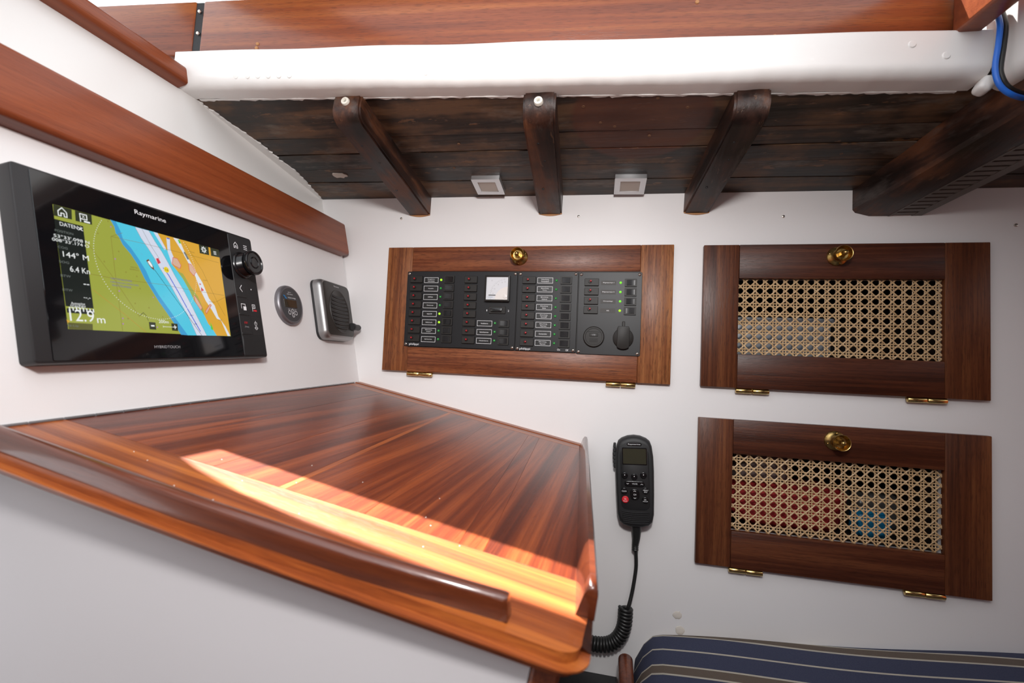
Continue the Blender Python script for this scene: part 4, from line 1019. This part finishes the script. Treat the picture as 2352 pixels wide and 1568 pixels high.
for i in range(7): zz = .0182 + i * .0014; pr += [(.0150, zz), (.0156, zz + .0007)]
m.lathe(pr, c, 60); m.lathe([(.0152, .0280), (.0166, .0300), (.0168, .0335), (.0160, .0350), (.0140, .0352), (.0132, .0342), (.0082, .0342), (.0078, .0350), (.0070, .0352), (.0062, .0344), (0, .0342)], c, 48)
tag(obj('control_knob', m, M['bkg'], mfd), 'ribbed black turning knob')

# ================================================================== BATTERY MONITOR
bt = thing('battery_monitor', 'small round grey battery monitor between the plotter and the loudspeaker', 'battery monitor', at(NAV, -.2037, .1383, 0))
m = MB(); m.lathe([(.0300, 0), (.0322, .0005), (.0322, .0035), (.0312, .0062), (.0296, .0078), (.0282, .0082), (.0272, .0074)], (0, 0, 0), 64); obj('bezel', m, M['vring'], bt)
m = MB(); m.lathe([(.0274, .0040), (.0274, .0074), (0, .0076)], (0, 0, 0), 64); obj('face', m, M['grey'], bt)
m = MB(); m.box(-.0180, .0140, -.0042, .0078, .0074, .0079); tag(obj('display_window', m, M['lcd'], bt), 'dark brown display window')
m = MB(k=K)
m.text('BMV-712', -1.5, 20.0, 7.9, 7.5, 1.5, 0); m.text('BATTERY MONITOR', -1.0, 17.0, 7.9, 15, 1.4, 0)
m.text('victron energy', 2.8, 11.2, 7.9, 20, 3.0, 0)
m.flat(rotp([(-2.6, -1.2), (2.6, -1.2), (2.6, 1.2), (-2.6, 1.2)], (-16.2, 13.0), -.45), 7.9, 1); m.flat(rotp([(-2.8, -1.2), (2.8, -1.2), (2.8, 1.2), (-2.8, 1.2)], (-13.0, 10.6), -.45), 7.9, 1); m.flat(rotp([(-1.0, -2.6), (1.0, -2.6), (1.0, 2.6), (-1.0, 2.6)], (-14.6, 11.8), .1), 7.92, 1)
for (x, y) in ((-8.0, -12.6), (8.6, -12.8), (.4, -10.0), (.8, -16.6)):
    a_, b_ = circ(x, y, 3.5, 20), circ(x, y, 2.7, 20); m.add([(*p, 7.9) for p in a_] + [(*p, 7.9) for p in b_], [(i, (i + 1) % 20, 20 + (i + 1) % 20, 20 + i) for i in range(20)], 0)
m.text('+', .4, -10.0, 7.95, 1.8, 1.8, 0); m.text('-', .8, -16.6, 7.95, 1.8, .6, 0); m.text('SETUP', -8.4, -7.6, 7.9, 5.6, 1.5, 0); m.text('SELECT', 8.2, -7.6, 7.9, 5.8, 1.5, 0)
obj('lettering', m, [M['print'], M['blue']], bt)

# ================================================================== LOUDSPEAKER
sk = thing('loudspeaker', 'square black loudspeaker with silver rim on the bulkhead beside the corner', 'loudspeaker', at(NAV, -.1315, .0845, 0, math.radians(-2.0)))
W_, H_ = .1050, .1095
m = MB(); m.prism(rrect(0, W_, 0, H_, .014, 6), 0, .0045); obj('back_rim', m, M['black'], sk)
lp = []
for (i_, z_) in ((0, .0044), (0, .0105), (.0008, .0145), (.0024, .0178), (.0046, .0195), (.0068, .0200)):
    lp.append([(x, y, z_) for (x, y) in rrect(i_, W_ - i_, i_, H_ - i_, max(.014 - i_ * .5, .006), 6)])
m = MB(); m.loft(lp); obj('silver_body', m, M['silver'], sk, smooth=60)
cxs, cys = W_ / 2 + .002, H_ / 2 - .002
m = MB()
m.prism(rrect(.0062, W_ - .0045, .0066, H_ - .0045, .011, 6), .0195, .0206, 0, .0006, 2)
ring = []
for i in range(48):
    a = 2 * math.pi * i / 48; ring.append((a,))
for r_, z_ in ((1.0, .0207), (.965, .0198)): pass
m.loft([[(cxs + .0335 * k_ * math.cos(2 * math.pi * i / 48), cys + .0400 * k_ * math.sin(2 * math.pi * i / 48), z_) for i in range(48)] for k_, z_ in ((1.03, .0205), (1.01, .0214), (.985, .0214), (.96, .0208))], cap=True)
obj('speaker_front', m, M['spk'], sk)
for i in range(9):
    y = cys + .0285 - i * .0071
    hw = .0335 * math.sqrt(max(.05, 1 - ((y - cys) / .040) ** 2)) * .86
    m = MB(); pts = []
    for j in range(9):
        f = -1 + j / 4; pts.append((cxs + hw * f, y - .0022 * (1 - f * f) * (1 if i < 5 else 1)))
    up_ = [(p[0], p[1] + .0016) for p in pts]; dn_ = [(p[0], p[1] - .0016) for p in pts]
    m.prism(dn_ + up_[::-1], .0205, .02115, 0); o = obj('grille_slot', m, M['dark'], sk)
    m = MB(); m.prism([(p[0], p[1] - .0016 - .0012) for p in pts] + [(p[0], p[1] - .0016) for p in pts][::-1], .0205, .0224, 0, .0004, 1); obj('grille_rib', m, M['spk'], sk)
m = MB(); m.text('Raymarine', W_ / 2, H_ - .0105, .0211, .0180, .0034, 0); obj('lettering', m, M['print'], sk)
m = MB(); m.lathe([(0, .088), (.0068, .088), (.0074, .0895), (.0074, .0960), (.0066, .0975), (.0058, .0985), (.0058, .1160), (.0048, .1190), (0, .1195)], (0, .0262, .0225), 18, axis='x'); tag(obj('clamp_screw', m, M['blackm'], sk), 'black clamp screw at the lower corner')

# ================================================================== RADIO HANDSET
HC = (.5430, -.1390); HR = math.radians(3.1)
hs = thing('radio_handset', 'black radio handset with small screen and keys hanging on the white wall', 'radio handset', at(WALL, HC[0], HC[1], 0, HR))
def hl(x, z):      # wall position to handset frame
    dx_, dz_ = x - HC[0], z - HC[1]; return (dx_ * math.cos(HR) + dz_ * math.sin(HR), -dx_ * math.sin(HR) + dz_ * math.cos(HR))
half = [(0, .0768), (.0105, .0755), (.0205, .0715), (.0262, .0668), (.0290, .0590), (.0312, .042), (.0318, .018), (.0312, -.02), (.0300, -.055), (.0270, -.0675), (.0205, -.0735), (.0110, -.0765), (0, -.0770)]
outl = half + [(-x, y) for x, y in half[-2:0:-1]]
m = MB(); m.loft([[(x * s, y * s, z_) for x, y in outl[::-1]] for s, z_ in ((.90, .003), (.97, .006), (1.0, .012), (1.0, .024), (.975, .029), (.93, .0318), (.88, .0325))][::1]); m.f = [q[::-1] for q in m.f]
obj('body', m, M['blackm'], hs, smooth=50)
m = MB(); m.prism(rrect(-.0235, .0235, -.0460, .0560, .010, 5), .0322, .0332, 0, .0006, 2); obj('front_panel', m, M['black'], hs)
m = MB(); m.prism(rrect(-.0202, .0202, .0290, .0575, .0012, 3), .0326, .0345, 0, .0006, 1); obj('display_bezel', m, M['bkg'], hs)
m = MB(); m.prism(rrect(-.0188, .0188, .0306, .0560, .0010, 3), .0344, .0348, 0); tag(obj('display_window', m, M['lcdh'], hs), 'olive grey display')
m = MB(); m.prism(rrect(-.0122, .0122, .0605, .0655, .0024, 4), .0320, .0330, 0); obj('name_badge', m, M['bkg'], hs)
m = MB(); m.text('Raymarine', 0, .0630, .0335, .0205, .0030, 0); obj('lettering', m, M['print'], hs)
def key(name, pos, shape, mat, lines=(), big=None):
    x, y = hl(*pos); m = MB(); m.prism([(x + p[0], y + p[1]) for p in shape], .0325, .0356, 0, .0012, 3)
    for s, dy, w, h in lines: m.text(s, x, y + dy, .0358, w, h, 1)
    return obj(name, m, [mat, M['print']], hs)
ck = circ(0, 0, .0054, 24)
for p in ((.5256, -.1290), (.5413, -.1300), (.5562, -.1261)):
    o = key('soft_key', p, ck, M['bkg'], [('\u2022', .001, .0014, .0018)])
key('clear_key', (.5257, -.1548), ck, M['bkg'], [('CLEAR', 0, .0082, .0022)])
key('channel_sixteen_key', (.5280, -.1689), circ(0, 0, .0058, 24), M['redkey'], [('16', .0014, .0032, .0028), ('PLUS', -.0022, .0062, .0018)])
key('menu_key', (.5605, -.1513), ck, M['bkg'], [('MENU', .0011, .0080, .0021), ('DSC', -.0018, .0052, .0019)])
key('ok_key', (.5604, -.1667), ck, M['bkg'], [('OK', .0011, .0036, .0021), ('INT/CM', -.0018, .0078, .0018)])
key('volume_key', (.5424, -.1414), rrect(-.0165, .0165, -.0047, .0047, .0044, 5), M['bkg'], [('VOL/SQ', 0, .0088, .0023), ])
key('channel_key', (.5432, -.1590), rrect(-.0074, .0074, -.0090, .0090, .0060, 6), M['bkg'], [('CH', 0, .0044, .0026)])
m = MB()
for (px, pz, s) in ((.5310, -.1419, -1), (.5539, -.1409, 1)):
    x, y = hl(px, pz); m.line([(x - .0016, y - s * .0005), (x, y + s * .0006), (x + .0016, y - s * .0005)], .0007, .0359, 0)
x, y = hl(.5432, -.1590)
m.line([(x - .0018, y + .0052), (x, y + .0064), (x + .0018, y + .0052)], .0007, .0359, 0); m.line([(x - .0018, y - .0052), (x, y - .0064), (x + .0018, y - .0052)], .0007, .0359, 0)
obj('arrow_symbols', m, M['print'], hs)
for i in range(7):
    y = -.0490 - i * .0030; m = MB(); hw = .0225 - .0003 * i
    pts = [(hw * (-1 + j / 5), y - .0016 * (1 - (-1 + j / 5) ** 2)) for j in range(11)]
    m.prism([(p[0], p[1] - .0007) for p in pts] + [(p[0], p[1] + .0007) for p in pts][::-1], .0318, .0338, 0, .0003, 1); obj('grille_rib', m, M['black'], hs)
m = MB()
for i in range(6): m.box(-.0362 + .001 * abs(i - 2.5) * .5, -.030, .0210 + i * .0066, .0268 + i * .0066, .010, .022, .0012)
m.box(-.0345, -.030, .0195, .0625, .011, .021, .001); obj('talk_button', m, M['blackm'], hs)
m = MB(); m.tube([(.0006, -.0740, .017), (.0010, -.085, .016), (.0004, -.0985, .015), (-.0010, -.1070, .0145), (-.0016, -.1115, .0142), (-.002, -.1180, .014)], [.0088, .0080, .0066, .0058, .0054, .0044], 16)
for i in range(3): m.lathe([(.0050, -.002), (.0058, 0), (.0050, .002)], (-.0014 - .0002 * i, -.1105 - .0035 * i, .0142), 14, axis='y')
obj('cable_boot', m, M['rubber'], hs)
# straight lead and coiled cord
cord = thing('coiled_cord', 'coiled black handset cord hanging behind the chart table corner', 'cord', at(WALL, 0, 0, 0))
def bez(pts, n):
    P_ = [Vector(p) for p in pts]; out = []
    for i in range(len(P_) - 1):
        p0, p1, p2, p3 = P_[max(i - 1, 0)], P_[i], P_[i + 1], P_[min(i + 2, len(P_) - 1)]
        for j in range(n):
            t_ = j / n
            out.append(.5 * ((2 * p1) + (-p0 + p2) * t_ + (2 * p0 - 5 * p1 + 4 * p2 - p3) * t_ * t_ + (-p0 + 3 * p1 - 3 * p2 + p3) * t_ ** 3))
    out.append(P_[-1]); return out
m = MB(); m.tube(bez([(.5478, -.2555, .0145), (.5492, -.2640, .0145), (.5500, -.285, .015), (.5474, -.3090, .017), (.5438, -.330, .020), (.5398, -.3460, .024), (.5375, -.352, .023), (.5340, -.3535, .018)], 8), .0031, 12); obj('straight_lead', m, M['rubber'], cord)
path = bez([(.5350, -.3545, .0155), (.5350, -.3640, .0155), (.5340, -.3810, .0155), (.5290, -.3990, .0155), (.5180, -.4140, .0155), (.5012, -.4220, .0155), (.4780, -.4232, .0155), (.4520, -.4200, .0155)], 60)
L = [0]
for i in range(1, len(path)): L.append(L[-1] + (path[i] - path[i - 1]).length)
hx = []; N_ = 30 * 22; tot = L[-1]; turns = 23; j = 0
for q in range(N_ + 1):
    s = tot * q / N_
    while j < len(L) - 2 and L[j + 1] < s: j += 1
    f = (s - L[j]) / max(L[j + 1] - L[j], 1e-9); c_ = path[j].lerp(path[j + 1], f); tg = (path[j + 1] - path[j]).normalized()
    nz = Vector((0, 0, 1)); nb_ = tg.cross(nz).normalized(); a = 2 * math.pi * turns * q / N_
    hx.append(c_ + nb_ * (.0098 * math.cos(a)) + nz * (.0098 * math.sin(a)))
m = MB(); m.tube(hx, .0030, 8); obj('coil', m, M['rubber'], cord, smooth=60)

# ================================================================== SQUARE LIGHTS UNDER THE DECK
def square_light(cx, cy, rot, label, wire):
    t = thing('square_light', label, 'light', at(DECK, cx, cy, 0, rot), 'square lights under the deck')
    a = .0262; b = .0165
    m = MB(); o_ = rrect(-a, a, -a, a, .001, 2); i_ = rrect(-b, b, -b, b, .0008, 2); k = len(o_)
    vs = [(p[0], p[1], .002) for p in o_] + [(p[0], p[1], -.0072) for p in o_] + [(p[0], p[1], -.0072) for p in i_] + [(p[0], p[1], -.0056) for p in i_]
    m.add(vs, [(r * k + i, r * k + (i + 1) % k, (r + 1) * k + (i + 1) % k, (r + 1) * k + i)[::-1] for r in range(3) for i in range(k)]); obj('frame', m, M['alu'], t)
    m = MB(); m.box(-b, b, -b, b, -.0060, .001); obj('lens', m, M['diff'], t)
    if wire: m = MB(); m.tube([(.016, .024, -.002), (.018, .033, -.001), (.0185, .041, .002)], .0008, 6); tag(obj('wire', m, M['redwire'], t), 'thin red wire')
square_light(.3790, -.0462, math.radians(1.5), 'square aluminium light between the first and second deck beams', True)
square_light(.6320, -.0380, math.radians(2.0), 'square aluminium light between the second and third deck beams', False)

# ================================================================== SMALL THINGS ON THE WALL
_ws = MB().lathe([(0, .0016), (.0012, .0018), (.0022, .0014), (.0027, 0)], (0, 0, 0), 12); _ws.box(-.0014, .0014, -.00035, .00035, .0012, .0020, 0, 1)
for (x, z_, lab) in ((.0720, .3332, 'small wall screw left of the first deck beam end'), (.4281, .3288, 'small wall screw right of the second deck beam end'), (.7729, .3202, 'small wall screw between the third and the thick beam'), (1.0982, .2985, 'small wall screw at the far right above the upper cane door')):
    tag(obj('wall_screw', _ws, [M['steel'], M['dark']], None, at(WALL, x, z_, 0, x * 9)), lab, 'screw', 'screws in the white wall')
def patch(x, z_, rx, rz, seed, lab):
    r_ = random.Random(seed); m = MB(); loops = []
    for s, h in ((1.0, -.0003), (.92, .0009), (.6, .0016), (.2, .0017)):
        r_ = random.Random(seed); loops.append([(rx * s * r_.uniform(.82, 1.12) * math.cos(2 * math.pi * i / 16), rz * s * r_.uniform(.82, 1.12) * math.sin(2 * math.pi * i / 16), h) for i in range(16)])
    m.loft(loops); tag(obj('filler_patch', m, M['filler'], None, at(WALL, x, z_, 0)), lab, 'filler patch', 'filler patches above the cushion')
patch(.6209, -.3614, .0080, .0070, 4, 'upper of two round filler patches on the wall above the cushion')
patch(.6258, -.3858, .0082, .0078, 9, 'lower of two round filler patches on the wall above the cushion')

# ================================================================== BERTH: base, cushion, post
tag(obj('berth_platform', MB().box(.40, 1.88, -.50, -.0005, -.56, -.4795, .002), M['dark'], None), 'black berth platform below the striped cushion', 'berth')
al = math.radians(6.815); be = math.radians(-5.1)
cfx = Vector((math.cos(al) * math.cos(be), math.sin(be), math.sin(al) * math.cos(be))); cfz = Vector((-math.sin(al), 0, math.cos(al))); cfy = cfz.cross(cfx).normalized()
CUS = frame(cfx, cfy, cfz, (.5594, 0, -.4025))
m = MB(); bm = bmesh.new(); bmesh.ops.create_grid(bm, x_segments=60, y_segments=24, size=.5)
for v in bm.verts:
    u_, w_ = v.co.x + .5, v.co.y + .5
    x = -.010 + u_ * .98
    y0_ = -.34; y1_ = .0 + .088 * max(x, 0) - .001
    y = y0_ + (y1_ - y0_) * w_
    ex = min(1.0, max(0.0, (x + .010) / .042)); e1 = 1 - (1 - ex) ** 2
    ey = min(1.0, max(0.0, (y1_ - y) / .004)); e2 = 1 - (1 - ey) ** 2
    z_ = -.038 * (1 - e1) - .003 * (1 - e2) + .0035 * math.sin(x * 13 + .6) * e1 + .0025 * math.sin(x * 5 + y * 21) + .004 * math.sin(min(1, -y / .2) * 1.57)
    v.co = (x, y, z_)
top = bm.faces[:]
ret = bmesh.ops.extrude_face_region(bm, geom=top)
for e in ret['geom']:
    if isinstance(e, bmesh.types.BMVert): e.co.z = min(e.co.z, -.03) - .022; 
bmesh.ops.recalc_face_normals(bm, faces=bm.faces[:])
m.frombm(bm); bm.free()
cu = thing('berth_cushion', 'navy blue cushion with cream and brown stripes in the lower right corner', 'cushion', CUS)
obj('cover', m, M['fabric'], cu, smooth=60)
m = MB(); arch = [(.0, -.066)] + [(.0115 - .0115 * math.cos(math.radians(a)), -.008 + .010 * math.sin(math.radians(a))) for a in range(0, 181, 20)] + [(.023, -.066)]
m.prism(arch, -.05, .05, 0, .003, 2)
tag(obj('wooden_post', m, M['post'], None, at(WALL, .5252, -.4120, .10, math.radians(-3))), 'round-topped mahogany board at the end of the striped cushion', 'board')

# ================================================================== CABLES AT THE BEAM JOINT
for nm, lab, mt, dx_, dy_, r in (('blue_cable', 'bright blue cable looping over the white beam joint', 'bluecab', 0, 0, .0027), ('black_cable', 'black cable beside the blue one at the white beam joint', 'rubber', .0058, .0015, .0028)):
    pts = bez([(.899 + dx_, -.265 + dy_, .4600), (.8968 + dx_, -.273 + dy_, .4390), (.8940 + dx_, -.275 + dy_, .4170), (.8911 + dx_, -.275 + dy_, .3935), (.8925 + dx_ * .8, -.275 + dy_, .3780 + dx_), (.8985 + dx_ * .5, -.274 + dy_, .3675 + dx_ * 1.1), (.9085, -.272 + dy_, .3610 + dx_ * 1.2), (.925, -.262 + dy_, .3620 + dx_)], 8)
    m = MB(); m.tube(pts, r, 12); tag(obj(nm, m, M[mt], None), lab, 'cable', 'cables at the beam joint')
